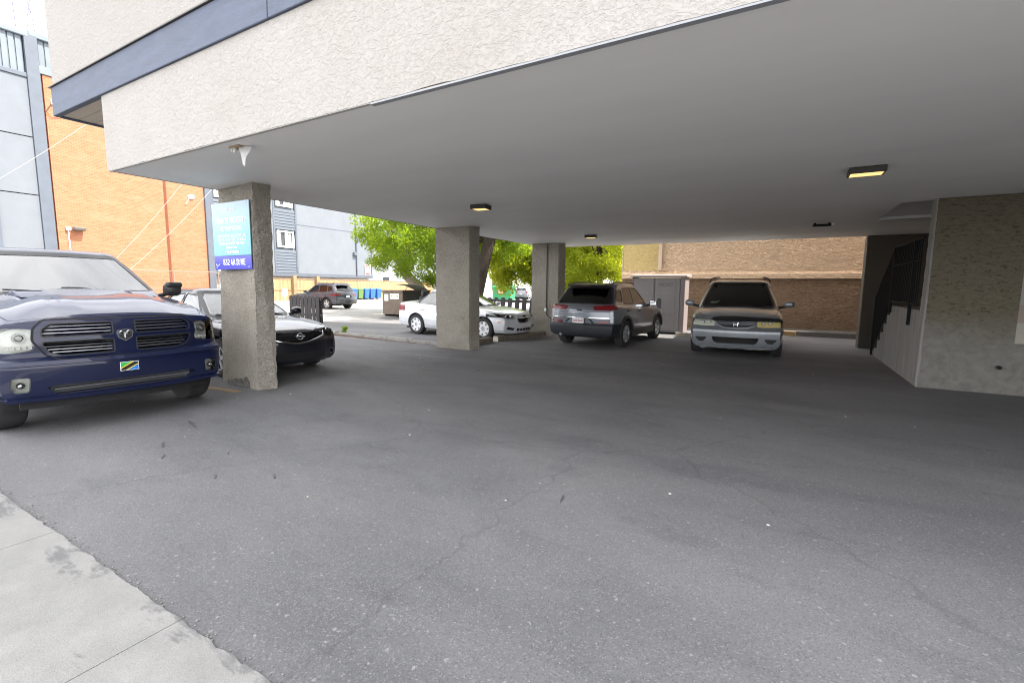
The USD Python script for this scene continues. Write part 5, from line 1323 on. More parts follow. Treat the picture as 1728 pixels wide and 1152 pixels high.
ram.mirrors(-.98, .99, 1.46, .22, .20, DARKPL, 1.36, .12)
for sd in (-1, 1):
    part('mirror_cap', rbox(-.95, -.84, min(sd * 1.0, sd * 1.2), max(sd * 1.0, sd * 1.2), 1.49, 1.57, .03), DARKPL, T)
ram.wipers(-.6, 1.43, [(-.05, -.66), (.62, .05)])
t = thing('dashboard_toy', 'small white and green flower figure on the dashboard of the navy pickup', 'toy', (-7.066, 2.372, 0), -0.083)
part('pot', cyl([-1.05, -.02, 1.30], [-1.05, -.02, 1.40], .045, .05, 14), FB, t)
part('flower', trimesh.creation.icosphere(2, .042).apply_translation([-1.02, -.02, 1.44]), WHITE, t, True)
part('leaf', [Manifold.hull_points([[-1.02, -.02, 1.375], [-1.02, -.10, 1.415], [-1.02, -.13, 1.39], [-1.00, -.06, 1.33]]), Manifold.hull_points([[-1.02, -.02, 1.375], [-1.02, .06, 1.375], [-1.02, .09, 1.35], [-1.00, .02, 1.33]])], FG, t)
part('stem', cyl([-1.02, -.02, 1.36], [-1.02, -.02, 1.42], .008, n=6), FG, t)

# ------------------------------------------------------------------ saloon profile shared by the two sedans, with each its own numbers
def sedan_spec(nose, wb, rear, w, h, R, dz=0.0, **kw):
    s = dict(
        keys=[(rear, .74, .36, .92 + dz, .95 + dz), (rear + .10, w - .09, .29, .98 + dz, 1.03 + dz), (rear + .45, w - .03, .22, .99 + dz, 1.075 + dz), (-wb, w - .003, .19, .975 + dz, 1.06 + dz), (-1.6, w, .17, .93 + dz, .98 + dz), (-.7, w, .17, .895 + dz, .965 + dz), (-.3, w, .18, .875 + dz, .965 + dz), (.15, w - .005, .19, .835 + dz, .925 + dz), (.5, w - .03, .2, .775 + dz, .855 + dz), (.78, w - .075, .2, .70 + dz, .765 + dz), (nose + .03, w - .16, .23, .58 + dz, .62 + dz)],
        stack=[(.17, rear + .18, nose - .12), (.28, rear + .05, nose - .02), (.42, rear, nose), (.58, rear, nose - .005), (.68, rear + .01, nose - .04), (.78 + dz, rear + .03, nose - .16), (.88 + dz, rear + .05, nose - .34), (1.2 + dz, rear + .16, nose - .6)],
        bow=(.34, .22, .30),
        house=dict(z0=.86 + dz, z1=h, xf0=-.28, xf1=-1.22, xr0=rear + .50, xr1=rear + 1.28, w0=w - .085, w1=w - .30, bf=.22, br=.14, rc=.16, round=.085, curve=.035, xm=.1, ef=1.12, er=1.0),
        wb=wb, R=R, track=w - .012, rim_r=R * .66, arch=R + .05,
        side_windows=[('front', [[-.72, .955 + dz], [-1.30, h - .135], [-1.70, h - .11], [-1.70, .965 + dz]], .04), ('rear', [[-1.78, .965 + dz], [-1.78, h - .11], [-2.28, h - .135], [-2.66, 1.01 + dz], [-2.60, .985 + dz]], .03), ('quarter', [[-2.72, 1.005 + dz], [-2.36, h - .165], [-2.46, h - .18], [-2.98, 1.035 + dz]], .015)],
        windshield=([[-(w - .165), .96 + dz], [-(w - .36), h - .075], [w - .36, h - .075], [w - .165, .96 + dz]], .05), rear_window=([[-(w - .19), 1.06 + dz], [-(w - .38), h - .10], [w - .38, h - .10], [w - .19, 1.06 + dz]], .05), xmid=-1.9,
        doors=[[[-.62, .28], [-.60, .86 + dz], [-1.72, .90 + dz], [-1.72, .28]], [[-1.75, .28], [-1.75, .90 + dz], [-2.62, .925 + dz], [-2.42, .62], [-2.18, .28]]], handles=[(-1.50, .80 + dz), (-2.42, .82 + dz)],
        hood=[[nose - .19, 0], [nose - .22, .42], [.50, w - .17], [-.1, w - .12], [-.42, w - .12], [-.46, 0]], hood_z=.66 + dz,
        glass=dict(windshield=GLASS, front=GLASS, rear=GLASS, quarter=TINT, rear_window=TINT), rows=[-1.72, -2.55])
    s.update(kw)
    return s

# ------------------------------------------------------------------ black sedan behind the front column
BLACKP = paint('black_metallic', (0.010, 0.011, 0.016), 0.3, 0.35)
alt = Car('sedan', 'black sedan with a chrome edged grille half hidden by the front column', 'car', (-8.032, 5.103, 0), -0.072, BLACKP, sedan_spec(.97, 2.776, -3.85, .898, 1.475, .325, .02, spokes=5, handle_mat=CHROME))
AG = [[-.54, .735], [.54, .735], [.50, .665], [.16, .585], [0, .575], [-.16, .585], [-.50, .665]]
alt.cuts = [prism_x(AG, .62, 1.4, .02)]
AHL = [[.50, .745], [.57, .64], [.72, .625], [1.0, .69], [1.0, .835], [.74, .80]]
for q in (np.array(AHL), mirror_pts(AHL)):
    alt.cuts.append(prism_x(q, .1, 1.4, .02) ^ (alt.lower(.05) - alt.lower(-.06)))
alt.build()
T = alt.t
part('grille_back', box(.60, .64, -.56, .56, .57, .74), MATTEBL, T)
for z, l in ((.705, .50), (.675, .45), (.645, .33), (.615, .22)):
    part('grille_bar', Manifold.batch_boolean([Manifold.hull_points([[.90 - .34 * (y / .95) ** 2 + dx, y, z + dz_] for y in (a, b) for dx in (0, -.03) for dz_ in (-.006, .006)]) for a, b in zip(np.linspace(-l, l, 9)[:-1], np.linspace(-l, l, 9)[1:])], m3.OpType.Add), DARKPL, T)
ct = []
path_ = [(-.545, .735), (-.505, .66), (-.33, .615), (-.16, .578), (0, .566), (.16, .578), (.33, .615), (.505, .66), (.545, .735)]
part('grille_trim', tube([[alt.front_x(y, z) + .004, y, z] for y, z in path_], .013, 8), CHROME, T, 40)
th = np.linspace(0, 2 * np.pi, 25)
ex = .975
rg = trimesh.creation.torus(.052, .008, 28, 8)
rg.apply_transform(trimesh.transformations.rotation_matrix(np.pi / 2, [0, 1, 0])); rg.apply_translation([ex, 0, .675])
em = part('emblem', rg, CHROME, T, True)
part('emblem_bar', rbox(ex - .008, ex + .012, -.085, .085, .663, .687, .004), CHROME, em)
for sd in (-1, 1):
    q = np.array(AHL) if sd > 0 else mirror_pts(AHL)
    hl = part('headlight', (alt.lower(.001) - alt.lower(-.005)) ^ prism_x(q, .1, 1.4, .02), LAMPGLASS, T, 32)
    part('reflector', (alt.lower(-.05) - alt.lower(-.056)) ^ prism_x(q, .1, 1.4, .02), REFLECT, hl, 32)
    part('projector', cyl([alt.front_x(sd * .68, .72) - .05, sd * .68, .72], [alt.front_x(sd * .68, .72) - .015, sd * .68, .72], .045, n=16), CHROME, hl)
    fx_ = alt.front_x(sd * .70, .36)
    fg = part('fog_lamp', cyl([fx_ - .03, sd * .70, .36], [fx_ + .008, sd * .70, .36], .042, n=18), LAMPGLASS, T)
    part('chrome_ring', cyl([fx_ - .03, sd * .70, .36], [fx_ + .010, sd * .70, .36], .052, n=18) - cyl([fx_ - .1, sd * .70, .36], [fx_ + .1, sd * .70, .36], .043, n=18), CHROME, fg)
    part('tail_light', alt.skin(prism_x((np.array([[.45, .96], [.62, .76], [1, .74], [1, .95]]) if sd > 0 else mirror_pts([[.45, .96], [.62, .76], [1, .74], [1, .95]])), -5, -3.3, .03), .006, .01), REDLENS, T, 32)
part('lower_intake', alt.skin(prism_x([[-.48, .27], [.48, .27], [.56, .40], [-.56, .40]], .3, 1.4, .03), .003, .01), MATTEBL, T, 32)
alt.mirrors(-.78, .90, 1.02, .20, .15)
alt.wipers(0, .985, [(-.1, -.62), (.55, .0)])

# ------------------------------------------------------------------ white sedan
SILVERW = paint('silver_white', (0.60, 0.62, 0.65), 0.25, 0.35, dirt=.05)
cz = Car('sedan', 'silver white sedan with leaf reflections on its bonnet behind the middle column', 'car', (-7.50, 12.23, 0), -0.05, SILVERW, sedan_spec(.93, 2.685, -3.67, .895, 1.477, .325, .0, spokes=7, rim_style='cover', rim_mat=plain('silver_cover', (.62, .63, .65), .35, .4)))
CG1 = [[-.30, .72], [.30, .72], [.34, .665], [-.34, .665]]
CG2 = [[-.37, .645], [.37, .645], [.33, .535], [.24, .50], [-.24, .50], [-.33, .535]]
CHL = [[.42, .72], [.47, .625], [.72, .64], [.97, .70], [.97, .80], [.70, .765]]
cz.cuts = [prism_x(CG1, .70, 1.4, .02), prism_x(CG2, .72, 1.4, .03)]
for q in (np.array(CHL), mirror_pts(CHL)):
    cz.cuts.append(prism_x(q, .1, 1.4, .02) ^ (cz.lower(.05) - cz.lower(-.06)))
cz.build()
T = cz.t
part('grille_back', box(.67, .73, -.42, .42, .48, .74), MATTEBL, T)
part('grille_trim', tube([[cz.front_x(y, z) + .003, y, z] for y, z in ((-.38, .65), (-.34, .535), (-.24, .495), (0, .488), (.24, .495), (.34, .535), (.38, .65))], .010, 8), CHROME, T, 40)
part('grille_bar', cz.skin(prism_x([[-.37, .642], [.37, .642], [.36, .668], [-.36, .668]], .3, 1.4), .006, .02), SILVERW, T)
part('emblem', rbox(.925, .945, -.06, .06, .645, .668, .006), plain('gold_emblem', (.5, .38, .1), .3, .8), T)
part('grille_mesh', [box(.80, .815, -.36 + i * .06, -.353 + i * .06, .50, .64) for i in range(13)], DARKPL, T)
for sd in (-1, 1):
    q = np.array(CHL) if sd > 0 else mirror_pts(CHL)
    hl = part('headlight', (cz.lower(.001) - cz.lower(-.005)) ^ prism_x(q, .1, 1.4, .02), LAMPGLASS, T, 32)
    part('reflector', (cz.lower(-.05) - cz.lower(-.056)) ^ prism_x(q, .1, 1.4, .02), DARKPL, hl, 32)
    for yy in (.55, .70):
        fx_ = cz.front_x(sd * yy, .69)
        part('projector', cyl([fx_ - .05, sd * yy, .69], [fx_ - .02, sd * yy, .69], .040, n=16), CHROME, hl)
    part('marker_lamp', cz.skin(prism_y([[.50, .52], [.60, .52], [.60, .56], [.50, .56]], .3 if sd > 0 else -1.2, 1.2 if sd > 0 else -.3, .01), .005, .01), AMBER, T)
    part('fog_recess', cz.skin(prism_x((np.array([[.48, .36], [.52, .30], [.76, .34], [.72, .41]]) if sd > 0 else mirror_pts([[.48, .36], [.52, .30], [.76, .34], [.72, .41]])), .2, 1.4, .015), .003, .01), MATTEBL, T)
    tl = np.array([[.50, .93], [.58, .74], [.95, .76], [.95, .93]])
    part('tail_light', cz.skin(prism_x(tl if sd > 0 else mirror_pts(tl), -5, -3.20, .03), .008, .01), REDLENS, T, 32)
    part('rocker_line', cz.skin(prism_y([[-.45, .285], [-2.25, .285], [-2.25, .297], [-.45, .297]], .5 if sd > 0 else -1.2, 1.2 if sd > 0 else -.5), .003, .006), ALLOYD, T)
for i in range(6):
    y = -.39 + i * .13
    part('lower_intake', cz.skin(prism_x([[y, .27], [y + .105, .27], [y + .105, .35], [y, .35]], .3, 1.4, .008), .003, .01), MATTEBL, T)
cz.mirrors(-.78, .89, 1.0, .19, .14)
cz.wipers(0, .965, [(-.1, -.62), (.55, .0)])

# ------------------------------------------------------------------ silver off-roader seen from behind
SILVER = paint('silver_metallic', (0.19, 0.205, 0.23), 0.7, 0.34, dirt=.06)
jp = Car('off_roader', 'silver off-roader seen from behind, with black cladding and red tail lights', 'car', (-4.431 + 2.70 * math.cos(1.507), 12.125 + 2.70 * math.sin(1.507), 0), 1.507, SILVER, dict(
    keys=[(-3.70, .80, .36, 1.10, 1.12), (-3.58, .87, .33, 1.12, 1.14), (-3.2, .915, .28, 1.11, 1.14), (-2.7, .928, .25, 1.08, 1.12), (-1.5, .93, .24, 1.03, 1.06), (-.6, .93, .25, 1.0, 1.06), (-.2, .925, .26, .98, 1.05), (.4, .90, .27, .92, 1.0), (.75, .85, .28, .84, .90), (.95, .72, .3, .70, .74)],
    stack=[(.24, -3.50, .78), (.40, -3.67, .88), (.58, -3.69, .92), (.66, -3.655, .93), (.80, -3.64, .92), (.95, -3.63, .86), (1.05, -3.60, .70), (1.30, -3.40, .4)],
    bow=(.34, .16, .26),
    house=dict(z0=1.0, z1=1.685, xf0=-.42, xf1=-1.28, xr0=-3.60, xr1=-3.12, w0=.855, w1=.665, bf=.22, br=.13, rc=.17, round=.09, curve=.03, xm=.2, er=1.2),
    wb=2.70, R=.355, track=.925, tw=.235, rim_r=.225, spokes=5, arch=.415, steer=0.0,
    side_windows=[('front', [[-.98, 1.10], [-1.50, 1.52], [-1.88, 1.55], [-1.88, 1.12]], .04), ('rear', [[-1.97, 1.12], [-1.97, 1.55], [-2.55, 1.53], [-2.72, 1.17], [-2.66, 1.14]], .04), ('quarter', [[-2.80, 1.19], [-2.66, 1.50], [-2.98, 1.46], [-3.20, 1.24]], .04)],
    windshield=([[-.74, 1.11], [-.58, 1.60], [.58, 1.60], [.74, 1.11]], .05), rear_window=([[-.78, 1.125], [-.62, 1.55], [.62, 1.55], [.78, 1.125]], .06), xmid=-2.2,
    doors=[[[-.66, .42], [-.72, .98], [-1.90, 1.01], [-1.90, .42]], [[-1.93, .42], [-1.93, 1.01], [-2.72, 1.04], [-2.62, .78], [-2.28, .42]]], handles=[(-1.72, .93), (-2.58, .96)],
    hood=[[.70, 0], [.66, .42], [.45, .76], [-.1, .80], [-.46, .80], [-.5, 0]], hood_z=.82,
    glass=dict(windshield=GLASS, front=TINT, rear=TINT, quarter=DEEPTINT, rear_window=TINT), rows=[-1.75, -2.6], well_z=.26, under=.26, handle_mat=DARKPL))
jp.build()
T = jp.t
lowcut = box(-9, 9, -2, 2, .20, .60)
part('rear_cladding', jp.skin(prism_x([[-1.2, .30], [1.2, .30], [1.2, .645], [-1.2, .645]], -5, -3.12), .018, .02), plain('grey_cladding', (.013, .015, .020), .5), T, 32)
for x in (0, -2.70):
    for sd in (-1, 1):
        rg_ = cyl([x, sd * .80, .355], [x, sd * .948, .355], .485, n=36) - cyl([x, sd * .7, .355], [x, sd * 1.1, .355], .413, n=36)
        part('arch_trim', (rg_ ^ box(-9, 9, -2, 2, .40, 2)) , DARKPL, T, 32)
for sd in (-1, 1):
    part('sill_trim', box(-2.28, -.42, min(sd * .86, sd * .937), max(sd * .86, sd * .937), .27, .46), DARKPL, T)
    tl = np.array([[.34, 1.075], [.40, .985], [.74, .985], [1.0, 1.02], [1.0, 1.115], [.72, 1.115], [.45, 1.095]])
    d = part('tail_light', jp.skin(prism_x(tl if sd > 0 else mirror_pts(tl), -5, -3.32, .02), .012, .02), REDLENS, T, 32)
    t2 = np.array([[.46, 1.065], [.46, 1.05], [.66, 1.052], [.66, 1.067]])
    part('light_bar', jp.skin(prism_x(t2 if sd > 0 else mirror_pts(t2), -5, -3.32, .01), .015, -.010), REDGLOW, d, 32)
    rf = np.array([[.47, .655], [.52, .715], [.80, .72], [.80, .665]])
    part('reflector', jp.skin(prism_x(rf if sd > 0 else mirror_pts(rf), -5, -3.2, .015), .022, .01), REDLENS, T, 32)
    dk = np.array([[.24, .77], [.36, .655], [.42, .655], [.30, .77]])
    part('tailgate_crease', jp.skin(prism_x(dk if sd > 0 else mirror_pts(dk), -5, -3.2, .01), .006, .01), MATTEBL, T, 32)
    part('tailgate_seam', jp.skin(prism_x([[sd * .785 - .003, .79], [sd * .785 + .003, .79], [sd * .76 + .003, .985], [sd * .76 - .003, .985]], -5, -3.2), .001, .004), MATTEBL, T)
    part('roof_rail', tube([[-1.35, sd * .56, 1.665], [-1.6, sd * .575, 1.70], [-2.7, sd * .575, 1.69], [-3.0, sd * .565, 1.645]], .018, 8), DARKPL, T, 40)
part('plate_panel', jp.skin(prism_x([[-.80, .65], [.80, .65], [.80, .775], [-.80, .775]], -5, -3.2, .02), .004, .01), plain('dark_silver', (.10, .11, .125), .35, .5), T, 32)
part('chrome_strip', jp.skin(prism_x([[-.78, .782], [.78, .782], [.78, .80], [-.78, .80]], -5, -3.2), .010, .01), CHROME, T, 32)
part('tailgate_line', jp.skin(prism_x([[-.77, .940], [.77, .940], [.77, .950], [-.77, .950]], -5, -3.2), .002, .004), MATTEBL, T)
px_ = -3.70
pl_ = part('number_plate', rbox(px_ - .012, px_, -.155, .155, .655, .785, .004), PLATEW, T)
part('lettering', text('CLN-8409', .058, .002, [px_ - .0118, 0, .688], [0, -1, 0], [0, 0, 1], True, .27), PLATER, pl_)
part('badge', text('Jeep', .052, .004, [-3.655, 0, .965], [0, -1, 0], [0, 0, 1], True, .15), DARKPL, T)
part('rear_spoiler', Manifold.hull_points([[-3.22, -.56, 1.60], [-3.22, .56, 1.60], [-3.34, -.50, 1.585], [-3.34, .50, 1.585], [-3.20, -.55, 1.645], [-3.20, .55, 1.645], [-3.33, -.50, 1.605], [-3.33, .50, 1.605], [-2.95, -.55, 1.655], [-2.95, .55, 1.655]]), plain('gloss_black_spoiler', (.015, .015, .017), .15), T)
part('brake_lamp', box(-3.346, -3.335, -.14, .14, 1.590, 1.600), REDLENS, T)
part('rear_wiper', [cyl([-3.60, 0, 1.155], [-3.60, -.30, 1.19], .010, n=6)], MATTEBL, T)
part('roof_aerial', tube([[-2.95, 0, 1.66], [-3.02, 0, 1.69], [-3.16, 0, 1.86]], .006, 6), MATTEBL, T)
part('exhaust', [cyl([-3.66, .52, .34], [-3.3, .52, .34], .035, n=12)], ALLOYD, T)
jp.mirrors(-.92, .94, 1.13, .22, .16, DARKPL)

# ------------------------------------------------------------------ silver minivan facing out
VAN = paint('pale_blue_silver', (0.24, 0.26, 0.28), 0.6, 0.38, dirt=.08)
VS = 1.04
vn = Car('minivan', 'silver minivan facing out with a torn black bonnet guard and yellowed headlight', 'car', (-0.965, 12.52, 0), -1.503, VAN, dict(
    keys=[(-4.08, .84, .32, 1.08, 1.10), (-3.9, .92, .26, 1.08, 1.10), (-3.0, .955, .22, 1.08, 1.10), (-1.5, .96, .2, 1.05, 1.07), (-.4, .958, .2, 1.02, 1.085), (.0, .955, .2, 1.0, 1.075), (.35, .945, .2, .95, 1.01), (.65, .915, .2, .875, .93), (.85, .87, .2, .80, .845), (1.02, .76, .22, .66, .69)],
    stack=[(.19, -3.95, .86), (.26, -4.05, .945), (.38, -4.08, .985), (.56, -4.08, 1.0), (.63, -4.08, .985), (.66, -4.08, .945), (.74, -4.08, .915), (.82, -4.07, .86), (.92, -4.06, .70), (1.2, -4.0, .3)],
    bow=(.19, .14, .22),
    house=dict(z0=.98, z1=1.735, xf0=.06, xf1=-1.02, xr0=-4.02, xr1=-3.72, w0=.87, w1=.69, bf=.24, br=.10, rc=.16, round=.10, curve=.015, xm=-.3, ef=1.08),
    wb=3.0, R=.335, track=.945, tw=.225, rim_r=.21, spokes=6, arch=.395,
    side_windows=[('front', [[-.62, 1.10], [-1.15, 1.55], [-1.62, 1.58], [-1.62, 1.10]], .05), ('rear', [[-1.72, 1.10], [-1.72, 1.58], [-2.72, 1.58], [-2.72, 1.10]], .05), ('quarter', [[-2.82, 1.10], [-2.82, 1.58], [-3.60, 1.55], [-3.75, 1.12]], .05)],
    windshield=([[-.775, 1.075], [-.60, 1.635], [.60, 1.635], [.775, 1.075]], .06), rear_window=([[-.74, 1.12], [-.62, 1.58], [.62, 1.58], [.74, 1.12]], .06), xmid=-1.9,
    doors=[[[-.42, .34], [-.42, .98], [-1.64, 1.0], [-1.64, .34]], [[-1.67, .34], [-1.67, 1.0], [-2.74, 1.0], [-2.60, .7], [-2.56, .34]]], handles=[(-1.48, .90), (-1.82, .90)],
    hood=[[.80, 0], [.76, .40], [.58, .72], [.30, .815], [-.1, .80], [-.12, 0]], hood_z=.72,
    glass=dict(windshield=SHADEGLASS, front=TINT, rear=DEEPTINT, quarter=DEEPTINT, rear_window=DEEPTINT), rows=[-1.25, -2.2, -3.1], seat_mat=plain('olive_seat', (.10, .11, .09), .9)), scale=VS)
VREF = plain('pale_reflector', (.86, .87, .80), .5)
VG = [[-.40, .795], [.40, .795], [.37, .72], [.22, .665], [-.22, .665], [-.37, .72]]
VHL = [[.41, .80], [.42, .685], [.60, .68], [.98, .70], [.98, .845], [.70, .83]]
VIN = [[-.47, .455], [.47, .455], [.42, .345], [.36, .315], [-.36, .315], [-.42, .345]]
vn.cuts = [prism_x(VG, .70, 1.4, .02), prism_x(VIN, .79, 1.4, .02)]
for q in (np.array(VHL), mirror_pts(VHL)):
    vn.cuts.append(prism_x(q, .1, 1.4, .02) ^ (vn.lower(.05) - vn.lower(-.06)))
VF = [[.55, .44], [.63, .34], [.72, .335], [.82, .43]]
for q in (np.array(VF), mirror_pts(VF)):
    vn.cuts.append(prism_x(q, .3, 1.4, .015) ^ (vn.lower(.05) - vn.lower(-.05)))
vn.build()
T = vn.t
part('grille_back', box(.66, .71, -.42, .42, .65, .80), MATTEBL, T)
for z, l in ((.77, .38), (.742, .36), (.712, .31), (.684, .25)):
    part('grille_bar', Manifold.batch_boolean([Manifold.hull_points([[.895 - .26 * (y / .95) ** 2 + dx, y, z + dz_] for y in (a, b) for dx in (0, -.03) for dz_ in (-.007, .007)]) for a, b in zip(np.linspace(-l, l, 7)[:-1], np.linspace(-l, l, 7)[1:])], m3.OpType.Add), DARKPL, T)
part('grille_trim', tube([[vn.front_x(y, z) + .003, y, z] for y, z in ((-.40, .79), (-.375, .72), (-.22, .66), (0, .65), (.22, .66), (.375, .72), (.40, .79))], .012, 8), VAN, T, 40)
ex = .925
em = part('emblem', [rbox(ex - .01, ex + .006, -.052 + s_ * 0, -.034, .69, .775, .004), rbox(ex - .01, ex + .006, .034, .052, .69, .775, .004), rbox(ex - .01, ex + .005, -.036, .036, .722, .738, .004)] if False else [Manifold.hull_points([[ex, -.062, .775], [ex, -.042, .775], [ex, -.046, .69], [ex, -.030, .69], [ex + .008, -.055, .77], [ex + .008, -.038, .69]]), Manifold.hull_points([[ex, .062, .775], [ex, .042, .775], [ex, .046, .69], [ex, .030, .69], [ex + .008, .055, .77], [ex + .008, .038, .69]]), box(ex, ex + .006, -.045, .045, .722, .738)], CHROME, T)
for sd in (-1, 1):
    q = np.array(VHL) if sd > 0 else mirror_pts(VHL)
    hl = part('headlight', (vn.lower(.001) - vn.lower(-.005)) ^ prism_x(q, .1, 1.4, .02), LAMPYEL if sd > 0 else LAMPGLASS, T, 32, label='yellowed headlight' if sd > 0 else None)
    part('reflector', (vn.lower(-.028) - vn.lower(-.034)) ^ prism_x(q, .1, 1.4, .02), VREF, hl, 32)
    for yy in (.53, .66):
        fx_ = vn.front_x(sd * yy, .76)
        part('bulb', trimesh.creation.icosphere(2, .040).apply_translation([fx_ - .035, sd * yy, .76]), REFLECT, hl, True)
    if sd > 0:
        part('turn_lamp', vn.skin(prism_x(np.array([[.885, .72], [.98, .72], [.98, .825], [.885, .82]]), .1, 1.4, .01), -.012, .022), AMBER, hl, 32)
    q = np.array(VF) if sd > 0 else mirror_pts(VF)
    part('fog_recess', (vn.lower(-.044) - vn.lower(-.052)) ^ prism_x(q, .3, 1.4, .015), DARKPL, T, 32)
part('lower_grille', box(.70, .80, -.50, .50, .30, .47), MATTEBL, T)
for z in (.36, .39, .42):
    part('intake_slat', box(.83, .85, -.41, .41, z, z + .007), MATTEBL, T)
part('bumper_ridge', vn.skin(prism_x([[-.97, .565], [.97, .565], [.97, .60], [0, .585], [-.97, .60]], .2, 1.4), .010, .01), VAN, T, 32)
lip = []
tt = np.linspace(-.70, .70, 30)
jag = .205 + .022 * np.sin(tt * 17) * np.sin(tt * 5 + 1)
part('torn_undertray', prism_x(np.vstack([np.stack([tt, jag], 1), [[.70, .25], [-.70, .25]]]), .86, .885), plain('scuffed_lip', (.13, .135, .14), .7), T)
bra = [[-.50, .815], [-.46, .87], [-.30, .895], [0, .905], [.35, .89], [.86, .865], [.90, .80], [.60, .805], [.42, .80], [0, .785], [-.40, .79]]
part('bonnet_guard', vn.skin(prism_x(bra, .3, 1.4, .01), .016, .004), plain('bra_black', (.012, .012, .013), .5), T, 32, label='black vinyl guard on the bonnet edge')
vn.mirrors(-.42, .965, 1.145, .22, .155)
vn.wipers(0, 1.085, [(-.05, -.62), (.60, .02)])
part('roof_rack', [tube([[-1.15, sd * .56, 1.715], [-1.3, sd * .60, 1.775], [-1.32, sd * .66, 1.74], [-1.34, sd * .70, 1.66]], .016, 8) for sd in (-1, 1)] + [tube([[-1.30, -.60, 1.772], [-1.28, -.45, 1.785]], .018, 6), tube([[-1.30, .60, 1.772], [-1.28, .52, 1.79]], .018, 6)], DARKPL, T, 40)
CLOTH = plain('green_cloth', (.34, .40, .30), .95)
cl = trimesh.creation.icosphere(3, 1.0)
cl.vertices[:] = cl.vertices * [.22, .46, .17] * (1 + .25 * (meshkit.fbm(cl.vertices * 2.2 + 5, 4, 2) - .5)[:, None])
cv, sv = math.cos(-1.503), math.sin(-1.503)
t = thing('folded_cloth', 'rumpled grey green cloth on the dashboard of the minivan', 'cloth', (-0.965, 12.52, 0), -1.503, scale=VS)
cl.apply_translation([-.48, -.28, 1.07])
part('cloth', cl, CLOTH, t, True)
c2 = trimesh.creation.icosphere(3, 1.0)
c2.vertices[:] = c2.vertices * [.10, .16, .04] * (1 + .5 * (meshkit.fbm(c2.vertices * 3 + 1, 4, 2) - .5)[:, None]); c2.apply_translation([-.38, .22, 1.06])
part('papers', c2, plain('pale_paper', (.3, .32, .28), .9), t, 20)
t = thing('hanging_freshener', 'pale slim air freshener hanging behind the minivan windscreen', 'air freshener', (-0.965, 12.52, 0), -1.503, scale=VS)
part('tag', rbox(-.99, -.985, -.012, .022, 1.28, 1.46, .003), plain('tag_pale', (.3, .36, .28), .8), t)
part('string', cyl([-.99, .005, 1.46], [-.99, .005, 1.58], .003, n=5), WHITE, t)

# ------------------------------------------------------------------ grey crossover in the alley
GREYM = paint('grey_metallic', (0.045, 0.05, 0.065), 0.15, 0.35)
rv = Car('crossover', 'grey crossover parked nose in towards the wooden fence', 'car', (-25.567 + 2.69 * math.cos(3.17), 21.112 + 2.69 * math.sin(3.17), -.02), 3.17, GREYM, dict(
    keys=[(-3.66, .80, .42, 1.06, 1.08), (-3.5, .88, .34, 1.10, 1.12), (-2.69, .925, .26, 1.08, 1.11), (-1.5, .925, .24, 1.03, 1.06), (-.5, .925, .25, 1.0, 1.06), (.3, .90, .27, .95, 1.02), (.7, .85, .28, .86, .92), (.92, .72, .3, .72, .76)],
    stack=[(.24, -3.50, .76), (.42, -3.66, .86), (.62, -3.68, .92), (.80, -3.64, .92), (.98, -3.62, .82), (1.3, -3.45, .4)],
    bow=(.30, .18, .26),
    house=dict(z0=1.0, z1=1.685, xf0=-.36, xf1=-1.22, xr0=-3.58, xr1=-3.20, w0=.85, w1=.67, bf=.2, br=.12, rc=.16, round=.08, curve=.03, xm=.2),
    wb=2.69, R=.36, track=.92, tw=.235, rim_r=.235, spokes=5, arch=.425,
    side_windows=[('front', [[-.92, 1.10], [-1.42, 1.52], [-1.85, 1.55], [-1.85, 1.12]], .04), ('rear', [[-1.94, 1.12], [-1.94, 1.55], [-2.60, 1.53], [-2.66, 1.16]], .04), ('quarter', [[-2.74, 1.17], [-2.70, 1.50], [-3.0, 1.46], [-3.16, 1.24]], .03)],
    windshield=([[-.74, 1.10], [-.58, 1.60], [.58, 1.60], [.74, 1.10]], .05), rear_window=([[-.68, 1.14], [-.56, 1.54], [.56, 1.54], [.68, 1.14]], .05), xmid=-2.1,
    doors=[[[-.62, .42], [-.66, .98], [-1.87, 1.01], [-1.87, .42]], [[-1.90, .42], [-1.90, 1.01], [-2.70, 1.04], [-2.58, .78], [-2.28, .42]]], handles=[(-1.7, .93), (-2.55, .96)],
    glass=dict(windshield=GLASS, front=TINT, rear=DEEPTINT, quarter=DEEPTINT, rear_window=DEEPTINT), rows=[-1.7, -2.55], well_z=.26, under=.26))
rv.build()
T = rv.t
for x in (0, -2.69):
    for sd in (-1, 1):
        rg_ = cyl([x, sd * .80, .36], [x, sd * .942, .36], .485, n=32) - cyl([x, sd * .7, .36], [x, sd * 1.1, .36], .423, n=32)
        part('arch_trim', rg_ ^ box(-9, 9, -2, 2, .36, 2), DARKPL, T, 32)
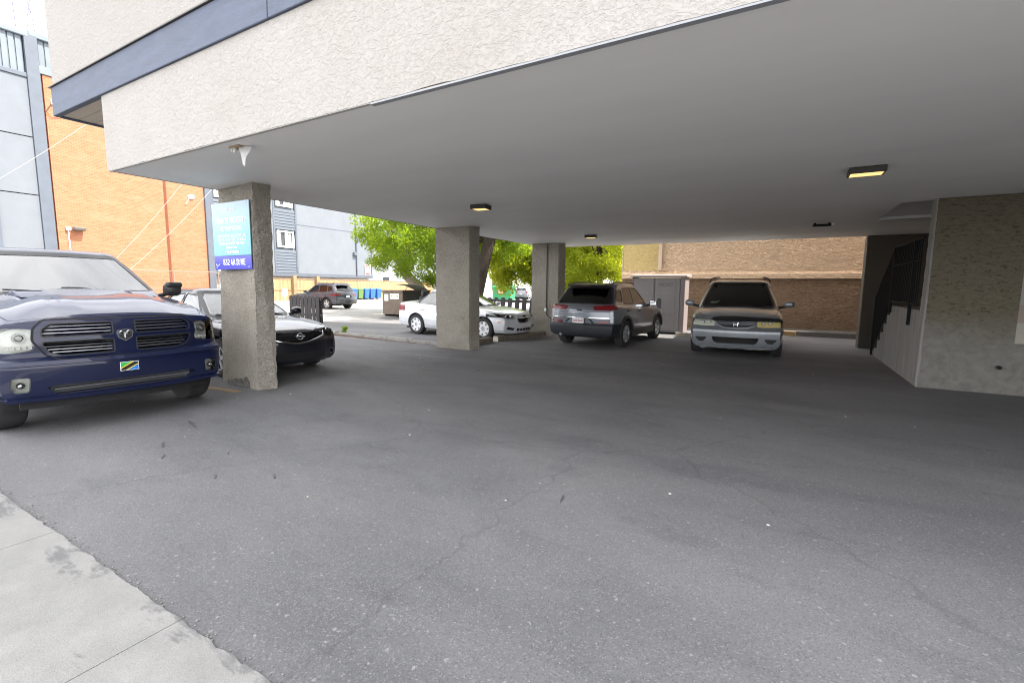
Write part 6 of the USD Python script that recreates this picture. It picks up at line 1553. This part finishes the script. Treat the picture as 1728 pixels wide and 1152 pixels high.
for sd in (-1, 1):
    tl = np.array([[.52, 1.0], [.58, .91], [.95, .90], [.95, 1.0], [.74, 1.03]])
    part('tail_light', rv.skin(prism_x(tl if sd > 0 else mirror_pts(tl), -5, -3.12, .02), .014, .02), REDLENS, T, 32)
    part('sill_trim', box(-2.25, -.44, min(sd * .86, sd * .93), max(sd * .86, sd * .93), .27, .42), DARKPL, T)
    part('roof_rail', tube([[-1.4, sd * .57, 1.665], [-1.6, sd * .58, 1.70], [-2.8, sd * .58, 1.69], [-3.05, sd * .57, 1.65]], .018, 8), DARKPL, T, 40)
part('rear_cladding', rv.skin(prism_x([[-1.2, .36], [1.2, .36], [1.2, .60], [-1.2, .60]], -5, -3.1), .012, .02), plain('mid_cladding', (.06, .06, .065), .5), T, 32)
part('plate_recess', rv.skin(prism_x([[-.36, .76], [.36, .76], [.30, .92], [-.30, .92]], -5, -3.2, .02), .003, .01), MATTEBL, T, 32)
part('number_plate', rbox(-3.672, -3.655, -.155, .155, .78, .89, .004), PLATEW, T)
part('rear_spoiler', Manifold.hull_points([[-3.26, -.56, 1.60], [-3.26, .56, 1.60], [-3.42, -.52, 1.575], [-3.42, .52, 1.575], [-3.2, -.55, 1.645], [-3.2, .55, 1.645], [-3.41, -.52, 1.60], [-3.41, .52, 1.60]]), GREYM, T)
rv.mirrors(-.86, .93, 1.12, .22, .16)

# ------------------------------------------------------------------ far hatchback glimpsed over the picket fence
hb = Car('hatchback', 'small silver car far away, seen from behind between yellow leaves', 'car', (-28.9, 53.0, .0), 1.95, SILVER, sedan_spec(.90, 2.5, -3.25, .86, 1.47, .31, .04, doors=[], handles=[], hood=None))
hb.s['house'].update(xr0=-3.12, xr1=-2.75)
hb.s['side_windows'] = hb.s['side_windows'][:1] + [('rear', [[-1.78, .99], [-1.78, 1.36], [-2.4, 1.33], [-2.7, 1.08]], .03)]
hb.build()
for sd in (-1, 1):
    tl = np.array([[.50, 1.0], [.55, .80], [.95, .80], [.95, 1.0]])
    part('tail_light', hb.skin(prism_x(tl if sd > 0 else mirror_pts(tl), -5, -2.9, .02), .01, .02), REDLENS, hb.t, 32)
part('number_plate', rbox(-3.27, -3.255, -.15, .15, .62, .73, .004), PLATEW, hb.t)
